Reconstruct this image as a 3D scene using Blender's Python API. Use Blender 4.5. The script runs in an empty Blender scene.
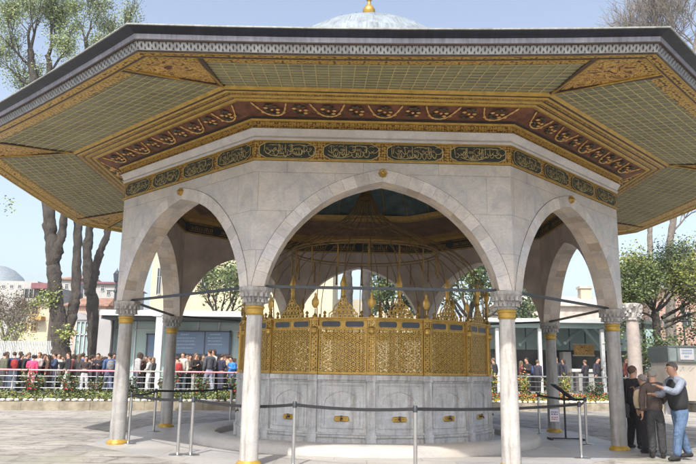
import bpy, math, random
from math import sin, cos, pi, radians, sqrt, atan2
from mathutils import Vector, Matrix, noise as mnoise
random.seed(7)
S = bpy.context.scene
COL = S.collection
# ------------------------------------------------------------------ camera
F, PITCH, YAW, ROLL, CX, CD, EYE = 694.59, .1955, -.0211, -.0147, -.1178, 17.4655, 1.6
TH = .0425
fw0 = Vector((sin(YAW), cos(YAW), 0)); rt0 = Vector((cos(YAW), -sin(YAW), 0)); zz = Vector((0, 0, 1))
fwd = fw0*cos(PITCH) + zz*sin(PITCH); up0 = zz*cos(PITCH) - fw0*sin(PITCH)
rt = rt0*cos(ROLL) - up0*sin(ROLL); up = rt0*sin(ROLL) + up0*cos(ROLL)
CAM = Vector((CX, -CD, EYE))
cd = bpy.data.cameras.new('camera'); cam = bpy.data.objects.new('camera', cd); COL.objects.link(cam)
M = Matrix((rt, up, -fwd)).transposed().to_4x4(); M.translation = CAM
cam.matrix_world = M
cd.sensor_width = 36; cd.lens = F*36/696; cd.clip_end = 5000; cd.clip_start = .1
S.camera = cam

def ray(u, v):
    return fwd*F + rt*(u-348) + up*(232-v)
def at(u, v, y):            # world point seen at photo pixel (u,v) at world depth y
    d = ray(u, v); t = (y+CD)/d.y
    return CAM + d*t
def atz(u, v, z):
    d = ray(u, v); t = (z-EYE)/d.z
    return CAM + d*t

# ------------------------------------------------------------------ materials
MATS = {}
def newmat(name):
    m = bpy.data.materials.new(name); m.use_nodes = True
    MATS[name] = m
    nt = m.node_tree; b = nt.nodes['Principled BSDF']
    return m, nt, b
def N(nt, typ, **kw):
    n = nt.nodes.new(typ)
    for k, v in kw.items():
        if k in n.inputs.keys(): n.inputs[k].default_value = v
        else: setattr(n, k, v)
    return n
def ramp(nt, fac, stops):
    r = nt.nodes.new('ShaderNodeValToRGB'); nt.links.new(fac, r.inputs[0])
    e = r.color_ramp.elements
    while len(e) > 1: e.remove(e[-1])
    e[0].position = stops[0][0]; e[0].color = (*stops[0][1], 1)
    for p, c in stops[1:]:
        x = e.new(p); x.color = (*c, 1)
    return r.outputs[0]
def mixc(nt, fac, a, b, mode='MIX'):
    n = nt.nodes.new('ShaderNodeMix'); n.data_type = 'RGBA'; n.blend_type = mode
    for idx, v in ((0, fac), (6, a), (7, b)):
        if isinstance(v, bpy.types.NodeSocket): nt.links.new(v, n.inputs[idx])
        elif isinstance(v, (int, float)): n.inputs[idx].default_value = v
        else: n.inputs[idx].default_value = (*v, 1)
    return n.outputs[2]
def coords(nt, kind='Object', scale=(1, 1, 1), rot=(0, 0, 0)):
    tc = nt.nodes.new('ShaderNodeTexCoord'); mp = nt.nodes.new('ShaderNodeMapping')
    mp.inputs['Scale'].default_value = scale; mp.inputs['Rotation'].default_value = rot
    nt.links.new(tc.outputs[kind], mp.inputs[0]); return mp.outputs[0]
def bump(nt, b, h, strength=.3, dist=.02):
    n = nt.nodes.new('ShaderNodeBump'); n.inputs['Strength'].default_value = strength; n.inputs['Distance'].default_value = dist
    nt.links.new(h, n.inputs['Height']); nt.links.new(n.outputs[0], b.inputs['Normal'])
def noise(nt, vec, scale, detail=6, rough=.6, dist=0):
    n = nt.nodes.new('ShaderNodeTexNoise'); n.inputs['Scale'].default_value = scale; n.inputs['Detail'].default_value = detail
    n.inputs['Roughness'].default_value = rough; n.inputs['Distortion'].default_value = dist
    nt.links.new(vec, n.inputs['Vector']); return n
def mat_simple(name, col, rough=.6, metal=0, var=.25, scale=6, bmp=0, kind='Object', spec=None):
    m, nt, b = newmat(name)
    v = coords(nt, kind)
    n = noise(nt, v, scale)
    lo = tuple(c*(1-var) for c in col); hi = tuple(min(1, c*(1+var)) for c in col)
    nt.links.new(ramp(nt, n.outputs[0], [(.3, lo), (.7, hi)]), b.inputs['Base Color'])
    b.inputs['Roughness'].default_value = rough; b.inputs['Metallic'].default_value = metal
    if bmp: bump(nt, b, n.outputs[0], bmp, .01)
    return m
def mat_marble(name, c1, c2, vein=(.25, .25, .26), rough=.45, joints=None, attr=False, stain=(.42, .35, .27), vs=1.3, uv=False, streak=False, cloud=False):
    m, nt, b = newmat(name)
    v = coords(nt, 'UV' if uv else 'Object')
    vo = coords(nt, 'Object', (1, 1, 1.6))
    n1 = noise(nt, vo, vs, 8, .62, .8); n2 = noise(nt, vo, vs*3.1, 10, .7, 2.2); n3 = noise(nt, vo, .7, 4, .5)
    col = ramp(nt, n1.outputs[0], [(.3, c2), (.62, c1)])
    veins = ramp(nt, n2.outputs[0], [(.455, (0, 0, 0)), (.495, (1, 1, 1)), (.53, (0, 0, 0))])
    rf = nt.nodes.new('ShaderNodeMath'); rf.operation = 'MULTIPLY'; rf.inputs[1].default_value = .4
    nt.links.new(veins, rf.inputs[0])
    col = mixc(nt, rf.outputs[0], col, vein)
    st = ramp(nt, n3.outputs[0], [(.48, (0, 0, 0)), (.72, (.45, .45, .45))])
    col = mixc(nt, st, col, stain)
    if cloud:
        nc = noise(nt, coords(nt, 'Object', (1, 1, .6), (0, .5, 0)), 2.4, 9, .68, 1.6)
        col = mixc(nt, .6, col, ramp(nt, nc.outputs[0], [(.34, (.74, .77, .83)), (.46, (.97, .97, .98)), (.56, (1.10, 1.06, 1.0)), (.68, (1.20, 1.12, 1.02))]), 'MULTIPLY')
    if streak:
        ns = noise(nt, coords(nt, 'Object', (1, 1, .12)), 7, 6, .7)
        col = mixc(nt, .75, col, ramp(nt, ns.outputs[0], [(.35, (.42, .38, .33)), (.5, (.95, .95, .95)), (.65, (1.15, 1.18, 1.22))]), 'MULTIPLY')
    if joints:
        br = nt.nodes.new('ShaderNodeTexBrick'); nt.links.new(v, br.inputs['Vector'])
        br.inputs['Scale'].default_value = 1; br.inputs['Brick Width'].default_value = joints[0]; br.inputs['Row Height'].default_value = joints[1]
        br.inputs['Mortar Size'].default_value = joints[2]; br.inputs['Mortar Smooth'].default_value = .2
        br.inputs['Color1'].default_value = (.84, .86, .90, 1); br.inputs['Color2'].default_value = (1, .97, .93, 1); br.inputs['Mortar'].default_value = (.62, .60, .57, 1)
        br.offset = .37
        col = mixc(nt, 1.0, col, br.outputs['Color'], 'MULTIPLY')
    if attr:
        a = nt.nodes.new('ShaderNodeAttribute'); a.attribute_name = 'tone'
        col = mixc(nt, 1.0, col, a.outputs['Color'], 'MULTIPLY')
    nt.links.new(col, b.inputs['Base Color']); b.inputs['Roughness'].default_value = rough
    bump(nt, b, n2.outputs[0], .12, .01)
    return m
mat_marble('wall_marble', (.54, .515, .485), (.42, .41, .41), joints=(1.35, .70, .006), uv=True, cloud=True)
mat_marble('voussoir_marble', (.58, .56, .53), (.44, .44, .46), attr=True, cloud=True)
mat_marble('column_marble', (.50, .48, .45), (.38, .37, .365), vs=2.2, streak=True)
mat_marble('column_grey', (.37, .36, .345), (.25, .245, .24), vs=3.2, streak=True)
mat_marble('basin_marble', (.55, .55, .55), (.36, .38, .40), vein=(.17, .16, .15), vs=2.0, stain=(.24, .21, .16), streak=True)
mat_marble('ledge_marble', (.44, .425, .40), (.32, .31, .295), vs=1.5)
mat_marble('cornice_marble', (.60, .58, .56), (.46, .45, .46), vs=2.5)
mat_marble('pink_marble', (.34, .29, .265), (.24, .205, .19), vs=3.0, rough=.6)

def mat_gold(name, base=(.50, .32, .062), dark=(.085, .04, .018), scale=16, th=.48, metal=.35, rough=.42, carve=True):
    m, nt, b = newmat(name)
    v = coords(nt, 'UV')
    if carve:
        w = nt.nodes.new('ShaderNodeTexVoronoi'); w.feature = 'SMOOTH_F1'; w.inputs['Scale'].default_value = scale
        n = noise(nt, v, scale*.5, 3); mixv = mixc(nt, .04, v, n.outputs[1]); nt.links.new(mixv, w.inputs['Vector'])
        w.inputs['Randomness'].default_value = .35; w.feature = 'F1'
        f = ramp(nt, w.outputs['Distance'], [(.10, dark), (.19, tuple(c*.55 for c in base)), (.25, base), (th-.05, base), (th+.06, dark)])
        nt.links.new(f, b.inputs['Base Color']); bump(nt, b, w.outputs['Distance'], -.6, .02)
    else:
        n = noise(nt, coords(nt, 'Object'), 9, 5)
        nt.links.new(ramp(nt, n.outputs[0], [(.3, tuple(c*.62 for c in base)), (.65, base)]), b.inputs['Base Color'])
        bump(nt, b, n.outputs[0], .15, .01)
    b.inputs['Roughness'].default_value = rough; b.inputs['Metallic'].default_value = metal
    return m
mat_gold('gold', carve=False)
mat_gold('gold_carved', scale=10, th=.52, base=(.56, .36, .075), dark=(.07, .028, .010))
mat_gold('gold_fine', scale=22, th=.50, base=(.48, .30, .07), dark=(.12, .06, .018))
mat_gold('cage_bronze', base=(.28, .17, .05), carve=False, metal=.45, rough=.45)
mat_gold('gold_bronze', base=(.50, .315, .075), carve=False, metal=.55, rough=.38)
mat_gold('gold_inner', base=(.44, .27, .07), carve=False, metal=.3, rough=.5)
def mat_arabesque():
    m, nt, b = newmat('arabesque')
    v = coords(nt, 'Object'); n = noise(nt, v, 3.2, 3, .5, 2.4)
    f = ramp(nt, n.outputs[0], [(.39, (.10, .03, .012)), (.41, (.58, .37, .09)), (.46, (.56, .34, .08)), (.475, (.09, .028, .012)), (.50, (.10, .03, .012)), (.515, (.58, .37, .09)), (.58, (.55, .34, .08)), (.60, (.10, .03, .012)), (.68, (.5, .3, .08))])
    nt.links.new(f, b.inputs['Base Color']); b.inputs['Roughness'].default_value = .5; bump(nt, b, n.outputs[0], .5, .03)
mat_arabesque()
mat_simple('frieze_red', (.125, .045, .020), .65, 0, .6, 7, .3)
mat_simple('frieze_rose', (.060, .062, .035), .6, 0, .6, 14, .3)
mat_simple('garland', (.62, .38, .13), .5, .1, .25, 10, .2)
mat_simple('dark_wood', (.06, .035, .022), .6, 0, .4, 6)
mat_simple('soffit_green', (.190, .185, .118), .55, 0, .30, 1.6, .1)
mat_simple('soffit_batten', (.52, .45, .22), .5, .1, .2, 8)
mat_simple('cartouche_black', (.018, .022, .016), .55, 0, .4, 9)
mat_simple('script_gold', (.46, .37, .16), .45, .2, .25, 12)
mat_simple('ceiling_brown', (.15, .085, .045), .6, 0, .35, 3)
mat_simple('dome_teal', (.07, .11, .11), .6, 0, .4, 3)
mat_simple('inner_wall', (.46, .39, .34), .6, 0, .25, 2.0, .1)
mat_simple('iron', (.055, .062, .068), .5, .5, .2, 10)
mat_simple('steel', (.50, .50, .50), .28, .9, .08, 12)
mat_simple('belt_black', (.015, .015, .018), .6, 0, .3, 20)
mat_simple('paper', (.72, .70, .74), .8, 0, .05, 10)
mat_simple('ink_purple', (.16, .08, .22), .8, 0, .2, 40)
mat_simple('ink_red', (.50, .10, .10), .8, 0, .2, 40)
def mat_lead(name, base, metal=.35, rough=.42):
    m, nt, b = newmat(name)
    v = coords(nt, 'UV', (1, 1, 1)); n = noise(nt, v, 2.2, 7, .7, .6); n2 = noise(nt, coords(nt, 'UV', (9, .6, 1)), 2, 4)
    c = ramp(nt, n.outputs[0], [(.3, tuple(x*.45 for x in base)), (.55, base), (.75, tuple(min(1, x*1.5) for x in base))])
    c = mixc(nt, .35, c, ramp(nt, n2.outputs[0], [(.35, tuple(x*.4 for x in base)), (.65, tuple(min(1, x*1.5) for x in base))]))
    nt.links.new(c, b.inputs['Base Color']); b.inputs['Metallic'].default_value = metal; b.inputs['Roughness'].default_value = rough
    bump(nt, b, n.outputs[0], .35, .03)
mat_lead('lead', (.26, .26, .30))
mat_lead('lead_shaded', (.022, .025, .038))  # oxidised lead under the gutter lip, its underside shade painted into the colour
mat_lead('lead_roof', (.22, .26, .29), .15, .55)
mat_lead('lead_pale', (.24, .25, .24), .1, .6)
mat_simple('pierced_metal', (.27, .27, .265), .5, .3, .3, 9, .1)
mat_simple('pierce_dark', (.03, .028, .03), .8, 0, .3, 9)

def mat_paving():
    m, nt, b = newmat('rough_paving')
    v = coords(nt, 'Object'); wob = noise(nt, v, .8, 4)
    vv = mixc(nt, .42, v, wob.outputs[1])
    br = nt.nodes.new('ShaderNodeTexBrick'); nt.links.new(vv, br.inputs['Vector'])
    for k, x in (('Scale', 1), ('Brick Width', .95), ('Row Height', .48), ('Mortar Size', .038), ('Mortar Smooth', .35)): br.inputs[k].default_value = x
    br.inputs['Color1'].default_value = (.30, .295, .28, 1); br.inputs['Color2'].default_value = (.42, .41, .39, 1); br.inputs['Mortar'].default_value = (.17, .165, .15, 1)
    n = noise(nt, v, 1.1, 9, .7, .4); n2 = noise(nt, coords(nt, 'Object', (1, 1.6, 1)), 2.6, 10, .8, .8)
    c = mixc(nt, .50, br.outputs['Color'], ramp(nt, n.outputs[0], [(.3, (.18, .17, .15)), (.5, (.34, .32, .295)), (.7, (.46, .43, .40))]))
    pit = ramp(nt, n2.outputs[0], [(.37, (.16, .14, .11)), (.42, (.66, .64, .61)), (.50, (1, 1, 1))])
    c = mixc(nt, 1.0, c, pit, 'MULTIPLY')
    c = mixc(nt, 1.0, c, ramp(nt, noise(nt, v, .28, 6, .65).outputs[0], [(.36, (.72, .73, .76)), (.55, (1.02, 1.0, .98)), (.7, (1.12, 1.09, 1.05))]), 'MULTIPLY')
    moss = ramp(nt, noise(nt, v, .5, 5).outputs[0], [(.52, (0, 0, 0)), (.66, (.5, .5, .5))])
    c = mixc(nt, moss, c, (.26, .27, .18))
    nt.links.new(c, b.inputs['Base Color']); b.inputs['Roughness'].default_value = .8
    bump(nt, b, n2.outputs[0], .7, .05)
mat_paving()
def mat_bark(name, c1, c2):
    m, nt, b = newmat(name); v = coords(nt, 'Object', (1, 1, .45)); n = noise(nt, v, 3.2, 9, .72, .6); n2 = noise(nt, v, 12, 6, .7)
    c = ramp(nt, n.outputs[0], [(.36, c2), (.5, c1), (.66, tuple(x*1.7 for x in c1))]); nt.links.new(mixc(nt, .5, c, ramp(nt, n2.outputs[0], [(.35, c2), (.65, c1)])), b.inputs['Base Color'])
    b.inputs['Roughness'].default_value = .95; bump(nt, b, n2.outputs[0], 1.0, .08)
mat_marble('platform_marble', (.44, .43, .42), (.33, .33, .325), joints=(1.6, 1.1, .012), uv=True, vs=.9, stain=(.33, .30, .25))
mat_simple('soil', (.10, .075, .05), .95, 0, .5, 5, .6)
mat_simple('kerb_stone', (.25, .22, .165), .85, 0, .4, 3, .5)
mat_simple('plaza_stone', (.33, .31, .28), .85, 0, .25, 1, .2)
mat_simple('white_stone', (.66, .64, .58), .8, 0, .2, 9, .5)
mat_bark('bark', (.070, .060, .052), (.022, .019, .017))
mat_bark('bark_pale', (.19, .165, .14), (.09, .08, .07))
mat_simple('twig_brown', (.09, .065, .04), .9, 0, .4, 2)
mat_simple('leaf_light', (.25, .31, .13), .6, 0, .3, 2)
mat_simple('leaf_spring', (.17, .22, .085), .6, 0, .35, 2)
mat_simple('leaf_yellow', (.22, .24, .055), .6, 0, .4, 1.5)
mat_simple('leaf_dark', (.045, .075, .030), .6, 0, .4, 1.5)
mat_simple('leaf_mid', (.085, .120, .035), .6, 0, .45, 1.5)
mat_simple('petal_red', (.42, .04, .03), .6, 0, .3, 5)
mat_simple('petal_yellow', (.58, .42, .05), .6, 0, .15, 5)
mat_simple('petal_orange', (.65, .16, .03), .6, 0, .3, 5)
mat_simple('rail_red', (.70, .33, .34), .5, 0, .1, 5)
mat_simple('rail_grey', (.36, .37, .38), .4, .6, .1, 5)
mat_simple('fascia_white', (.46, .48, .49), .5, 0, .08, 2)
mat_simple('fascia_grey', (.40, .43, .43), .5, 0, .1, 2)
mat_simple('joint_grey', (.17, .165, .16), .8, 0, .4, 4)
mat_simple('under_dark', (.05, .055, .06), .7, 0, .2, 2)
mat_simple('glass_teal', (.26, .36, .36), .18, 0, .10, .6)
mat_simple('poster_blue', (.12, .18, .27), .5, 0, .18, .9)
mat_simple('poster_ink', (.33, .43, .55), .6, 0, .1, 5)
mat_simple('booth_body', (.33, .30, .26), .8, 0, .2, 1)
mat_simple('booth_frame', (.07, .085, .085), .5, 0, .2, 3)
mat_simple('booth_band', (.13, .155, .155), .4, 0, .3, 3)
mat_simple('frame_dark', (.05, .06, .075), .5, .2, .2, 5)
mat_simple('column_white', (.50, .50, .49), .6, 0, .08, 2)
mat_simple('cream_wall', (.46, .41, .29), .85, 0, .12, .7, .1)
mat_simple('cream_pale', (.40, .37, .28), .85, 0, .10, .7)
mat_simple('white_wall', (.33, .33, .32), .85, 0, .10, .5)
mat_simple('grey_wall', (.30, .30, .31), .85, 0, .15, .5)
mat_simple('ochre_frame', (.40, .25, .07), .7, 0, .2, 3)
mat_simple('window_dark', (.035, .04, .045), .15, 0, .3, 2)
mat_simple('roof_tile', (.24, .14, .10), .9, 0, .4, 2, .4)
mat_simple('awning_red', (.17, .07, .08), .8, 0, .3, 3)
mat_simple('pink_wall', (.46, .31, .26), .85, 0, .2, .7)
def mat_brick():
    m, nt, b = newmat('old_brick'); v = coords(nt, 'UV')
    br = nt.nodes.new('ShaderNodeTexBrick'); nt.links.new(v, br.inputs['Vector'])
    for k, x in (('Scale', 1), ('Brick Width', .5), ('Row Height', .2), ('Mortar Size', .025)): br.inputs[k].default_value = x
    br.inputs['Color1'].default_value = (.34, .17, .13, 1); br.inputs['Color2'].default_value = (.46, .27, .21, 1); br.inputs['Mortar'].default_value = (.42, .36, .32, 1)
    n = noise(nt, v, .8, 6); c = mixc(nt, .45, br.outputs[0], ramp(nt, n.outputs[0], [(.3, (.24, .13, .10)), (.7, (.52, .36, .30))]))
    nt.links.new(c, b.inputs['Base Color']); b.inputs['Roughness'].default_value = .9
    bump(nt, b, br.outputs['Fac'], -.3, .03)
mat_brick()
mat_simple('stone_wall', (.42, .38, .34), .9, 0, .3, 1.2, .4)
def flat(name, col, rough=.75, var=.2, sc=7):
    m = mat_simple(name, col, rough, 0, var, sc)
    if name.startswith('cloth'):
        nt = m.node_tree; n = noise(nt, coords(nt, 'Object', (1, 1, .7)), 7, 3, .5, 1.5); bump(nt, nt.nodes['Principled BSDF'], n.outputs[0], .9, .05)
    return m
flat('skin', (.42, .24, .17), .55, .12); flat('skin_dark', (.24, .12, .08), .6, .12)

# ------------------------------------------------------------------ mesh builder
class MB:
    def __init__(s): s.v = []; s.f = []; s.m = []; s.uv = []; s.tone = []; s.T = None
    def p(s, co):
        co = Vector(co)
        if s.T is not None: co = s.T @ co
        s.v.append(co); return len(s.v)-1
    def face(s, idx, m=0, uv=None, tone=1.0):
        s.f.append(tuple(idx)); s.m.append(m); s.uv.append(uv); s.tone.append(tone)
    def quad(s, a, b, c, d, m=0, uv=None, tone=1.0):
        i = [s.p(x) for x in (a, b, c, d)]; s.face(i, m, uv, tone)
    def box(s, c, d, m=0, rot=None, taper=1):
        c = Vector(c); hx, hy, hz = d[0]/2, d[1]/2, d[2]/2; P = []
        for z in (-1, 1):
            t = taper if z > 0 else 1
            for x, y in ((-1, -1), (1, -1), (1, 1), (-1, 1)):
                q = Vector((x*hx*t, y*hy*t, z*hz))
                if rot is not None: q = rot @ q
                P.append(s.p(c+q))
        for f in ((3, 2, 1, 0), (4, 5, 6, 7), (0, 1, 5, 4), (1, 2, 6, 5), (2, 3, 7, 6), (3, 0, 4, 7)):
            a = [P[i] for i in f]
            dx = [(0, 0), (d[0] if f[0] in (0, 2, 3, 4) else d[1], 0)]
            w = (s.v[a[1]]-s.v[a[0]]).length; h = (s.v[a[2]]-s.v[a[1]]).length
            s.face(a, m, [(0, 0), (w, 0), (w, h), (0, h)])
    def tube(s, pts, r, n=8, m=0, cap=True):
        pts = [Vector(p) for p in pts]; rings = []
        if not isinstance(r, (list, tuple)): r = [r]*len(pts)
        ref = Vector((0, 0, 1)); L = 0
        for i, p in enumerate(pts):
            a = pts[max(i-1, 0)]; b = pts[min(i+1, len(pts)-1)]; t = (b-a)
            if t.length < 1e-9: t = Vector((0, 0, 1))
            t.normalize()
            if i: L += (p-pts[i-1]).length
            if i == 0:
                ref = Vector((0, 0, 1)) if abs(t.z) < .9 else Vector((1, 0, 0))
                x = t.cross(ref).normalized()
            else:
                x = (x - t*x.dot(t))
                if x.length < 1e-6: x = t.cross(Vector((1, 0, 0.01)))
                x.normalize()
            y = t.cross(x)
            rings.append(([s.p(p + (x*cos(2*pi*k/n)+y*sin(2*pi*k/n))*r[i]) for k in range(n)], L))
        for (A, la), (B, lb) in zip(rings, rings[1:]):
            for k in range(n):
                j = (k+1) % n
                s.face((A[k], A[j], B[j], B[k]), m, [(k/n, la), ((k+1)/n, la), ((k+1)/n, lb), (k/n, lb)])
        if cap:
            s.face(rings[0][0][::-1], m); s.face(rings[-1][0], m)
    def lathe(s, prof, c=(0, 0, 0), n=20, m=0, cap=True, fn=None):
        c = Vector(c); R = []
        L = 0; Ls = []
        for i, (r, z) in enumerate(prof):
            if i: L += sqrt((r-prof[i-1][0])**2+(z-prof[i-1][1])**2)
            Ls.append(L)
            ring = []
            for k in range(n):
                a = 2*pi*k/n; rr = r*(fn(a, i) if fn else 1)
                ring.append(s.p(c+Vector((rr*cos(a), rr*sin(a), z))))
            R.append(ring)
        for i in range(len(R)-1):
            for k in range(n):
                j = (k+1) % n; rr = max(prof[i][0], .01)
                s.face((R[i][k], R[i][j], R[i+1][j], R[i+1][k]), m, [(2*pi*k/n*rr, Ls[i]), (2*pi*(k+1)/n*rr, Ls[i]), (2*pi*(k+1)/n*rr, Ls[i+1]), (2*pi*k/n*rr, Ls[i+1])])
        if cap: s.face(R[0][::-1], m); s.face(R[-1], m)
    def strip(s, A, B, m=0, tone=1.0):
        L = 0
        for i in range(len(A)-1):
            w = (Vector(A[i+1])-Vector(A[i])).length; h = (Vector(B[i])-Vector(A[i])).length
            s.quad(A[i], A[i+1], B[i+1], B[i], m, [(L, 0), (L+w, 0), (L+w, h), (L, h)], tone); L += w
    def prism(s, poly, z0, z1, m=0, fn=None):       # poly in 2D -> fn(x,y,z)
        fn = fn or (lambda x, y, z: (x, y, z)); n = len(poly)
        A = [s.p(fn(x, y, z0)) for x, y in poly]; B = [s.p(fn(x, y, z1)) for x, y in poly]
        s.face(A[::-1], m, [poly[n-1-i] for i in range(n)]); s.face(B, m, list(poly))
        for i in range(n):
            j = (i+1) % n; s.face((A[i], A[j], B[j], B[i]), m)
    def mesh(s, name, mats, smooth=None):
        me = bpy.data.meshes.new(name)
        me.from_pydata([tuple(v) for v in s.v], [], s.f)
        for k in mats: me.materials.append(MATS[k])
        me.polygons.foreach_set('material_index', s.m)
        uvl = me.uv_layers.new(name='UVMap'); i = 0; data = uvl.data
        for f, uv in zip(s.f, s.uv):
            if uv:
                for q in range(len(f)): data[i+q].uv = uv[q]
            i += len(f)
        if any(t != 1.0 for t in s.tone):
            ca = me.color_attributes.new('tone', 'FLOAT_COLOR', 'CORNER'); i = 0
            for f, t in zip(s.f, s.tone):
                c = t if isinstance(t, tuple) else (t, t, t)
                for q in range(len(f)): ca.data[i+q].color = (*c, 1)
                i += len(f)
        if smooth:
            me.polygons.foreach_set('use_smooth', [True]*len(me.polygons))
            try: me.set_sharp_from_angle(angle=radians(smooth))
            except Exception: pass
        me.update(); return me
    def build(s, name, mats, parent=None, smooth=None):
        if isinstance(mats, str): mats = [mats]
        return link(name, s.mesh(name, mats, smooth), parent)
def link(name, data, parent=None, loc=None, rot=None):
    o = bpy.data.objects.new(name, data); COL.objects.link(o)
    if parent: o.parent = parent
    if loc is not None: o.location = loc
    if rot is not None: o.rotation_euler = rot
    return o
def tag(o, label=None, cat=None, group=None, kind=None):
    if label: o['label'] = label
    if cat: o['category'] = cat
    if group: o['group'] = group
    if kind: o['kind'] = kind
    return o
def empty(name, loc=(0, 0, 0), rz=0):
    o = link(name, None, None, loc, (0, 0, rz)); o.empty_display_size = .2; return o
def copy_tree(o, parent=None):
    c = o.copy(); COL.objects.link(c)
    if parent: c.parent = parent
    for ch in list(o.children): copy_tree(ch, c)
    return c

# ------------------------------------------------------------------ the octagonal kiosk
C8 = cos(pi/8)
kiosk = empty('fountain_kiosk', (0, 0, 0), TH)
tag(kiosk, 'octagonal marble kiosk with pointed arches, gilded frieze and wide lead eaves', 'kiosk')
def smooth01(t): t = max(0, min(1, t)); return t*t*(3-2*t)
CDZ = [-.07, .08, .0, .05, 0, 0, -.05, .12]      # corner k = left end of side k
def PK(k, s, R, z, deform=True):        # point on side k at fraction s(-1..1), circumradius R
    a0 = radians(-90-22.5+45*k); a1 = a0+radians(45)
    A = Vector((cos(a0), sin(a0), 0))*R; B = Vector((cos(a1), sin(a1), 0))*R
    p = A.lerp(B, (s+1)/2)
    if deform:
        w = smooth01((R-7.1)/2.1)
        z = z + w*(CDZ[k % 8]*(1-s)/2 + CDZ[(k+1) % 8]*(1+s)/2 - .05*(1-s*s))
    return Vector((p.x, p.y, z))
def sweep(mb, prof, k, n=6, m=0, mi=None, deform=True):
    L = 0
    for i in range(len(prof)-1):
        (R0, z0), (R1, z1) = prof[i], prof[i+1]; dl = sqrt((R1-R0)**2+(z1-z0)**2)
        for q in range(n):
            s0 = -1+2*q/n; s1 = -1+2*(q+1)/n
            h = sin(pi/8)
            uv = [(s0*R0*h, L), (s1*R0*h, L), (s1*R1*h, L+dl), (s0*R1*h, L+dl)]
            mb.quad(PK(k, s0, R0, z0, deform), PK(k, s1, R0, z0, deform), PK(k, s1, R1, z1, deform), PK(k, s0, R1, z1, deform), mi[i] if mi else m, uv)
        L += dl
def fixed(name, mats, fn, label=None, smooth=None):     # the same part on each of the eight sides
    out = []
    for k in range(8):
        mb = MB(); fn(mb, k); o = mb.build(name, mats, kiosk, smooth); out.append(o)
    return out

# --- arch curve (half)
HS = 2.03
ARC = [(0, 0), (.15, .030), (.3, .068), (.6, .165), (.87, .29), (1.12, .45), (1.35, .65), (1.56, .88), (1.74, 1.14), (1.87, 1.39), (1.96, 1.62), (2.03, 1.90)]
def pchip(x, T):
    for i in range(len(T)-1):
        if x <= T[i+1][0] or i == len(T)-2:
            x0, y0 = T[i]; x1, y1 = T[i+1]
            def sl(j):
                if j <= 0: return .19
                if j >= len(T)-1: return (T[-1][1]-T[-2][1])/(T[-1][0]-T[-2][0])*1.3
                return (T[j+1][1]-T[j-1][1])/(T[j+1][0]-T[j-1][0])
            h = x1-x0; t = (x-x0)/h; m0 = sl(i)*h; m1 = sl(i+1)*h
            return (2*t**3-3*t*t+1)*y0+(t**3-2*t*t+t)*m0+(-2*t**3+3*t*t)*y1+(t**3-t*t)*m1
ZA, ZS = 4.88, 2.98
def arch_pts(n=13):
    dense = [(HS*sin(i/200*pi/2), 0) for i in range(201)]
    dense = [(x, ZA-pchip(x, ARC)) for x, _ in dense]
    L = [0]
    for a, b in zip(dense, dense[1:]): L.append(L[-1]+sqrt((a[0]-b[0])**2+(a[1]-b[1])**2))
    out = []
    for i in range(n+1):
        t = L[-1]*i/n; j = min(range(len(L)), key=lambda q: abs(L[q]-t)); out.append(dense[j])
    return out
NV = 13
intr = arch_pts(NV)                       # apex -> springing (right half)
ext = []
for i, (x, z) in enumerate(intr):
    a = intr[max(i-1, 0)]; b = intr[min(i+1, NV)]; dx, dz = b[0]-a[0], b[1]-a[1]; l = sqrt(dx*dx+dz*dz)
    nx, nz = -dz/l, dx/l
    if i == 0: ext.append((0, ZA+.235))
    else: ext.append((x+nx*.225, z+nz*.225) if i < NV else (x+.225, z))
ZB = 5.23
RO, RI = 5.98, 5.50
YO, YI = -RO*C8, -RI*C8
def side_T(k): return Matrix.Rotation(radians(45*k), 4, 'Z')
# wall side 0 meshes, shared by rotation
w = MB()
def P0(x, z, y=YO): return (x, y, z)
hwO = RO*sin(pi/8); hwI = RI*sin(pi/8)
for sg in (-1, 1):
    def Q(a, b, c, d, m=0, y=YO):
        pts = [(sg*a[0], a[1]), (sg*b[0], b[1]), (sg*c[0], c[1]), (sg*d[0], d[1])]
        if sg < 0: pts = pts[::-1]
        w.quad(*[P0(x, z, y) for x, z in pts], m, [(x+7.1, z-.12) for x, z in pts])
    for i in range(NV):
        Q(ext[i], ext[i+1], (ext[i+1][0], ZB), (ext[i][0], ZB))
    Q(ext[NV], (hwO, ZS), (hwO, ZB), (ext[NV][0], ZB))
    # inner face
    for i in range(NV):
        a, b = intr[i], intr[i+1]; pts = [(sg*a[0], a[1]), (sg*b[0], b[1]), (sg*b[0], 5.36), (sg*a[0], 5.36)]
        w.quad(*[(x, YI, z) for x, z in pts], 1, [(x, z) for x, z in pts])
    pts = [(intr[NV][0], ZS), (hwI, ZS), (hwI, 5.36), (intr[NV][0], 5.36)]
    w.quad(*[(sg*x, YI, z) for x, z in pts], 1, [(x, z) for x, z in pts])
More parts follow.
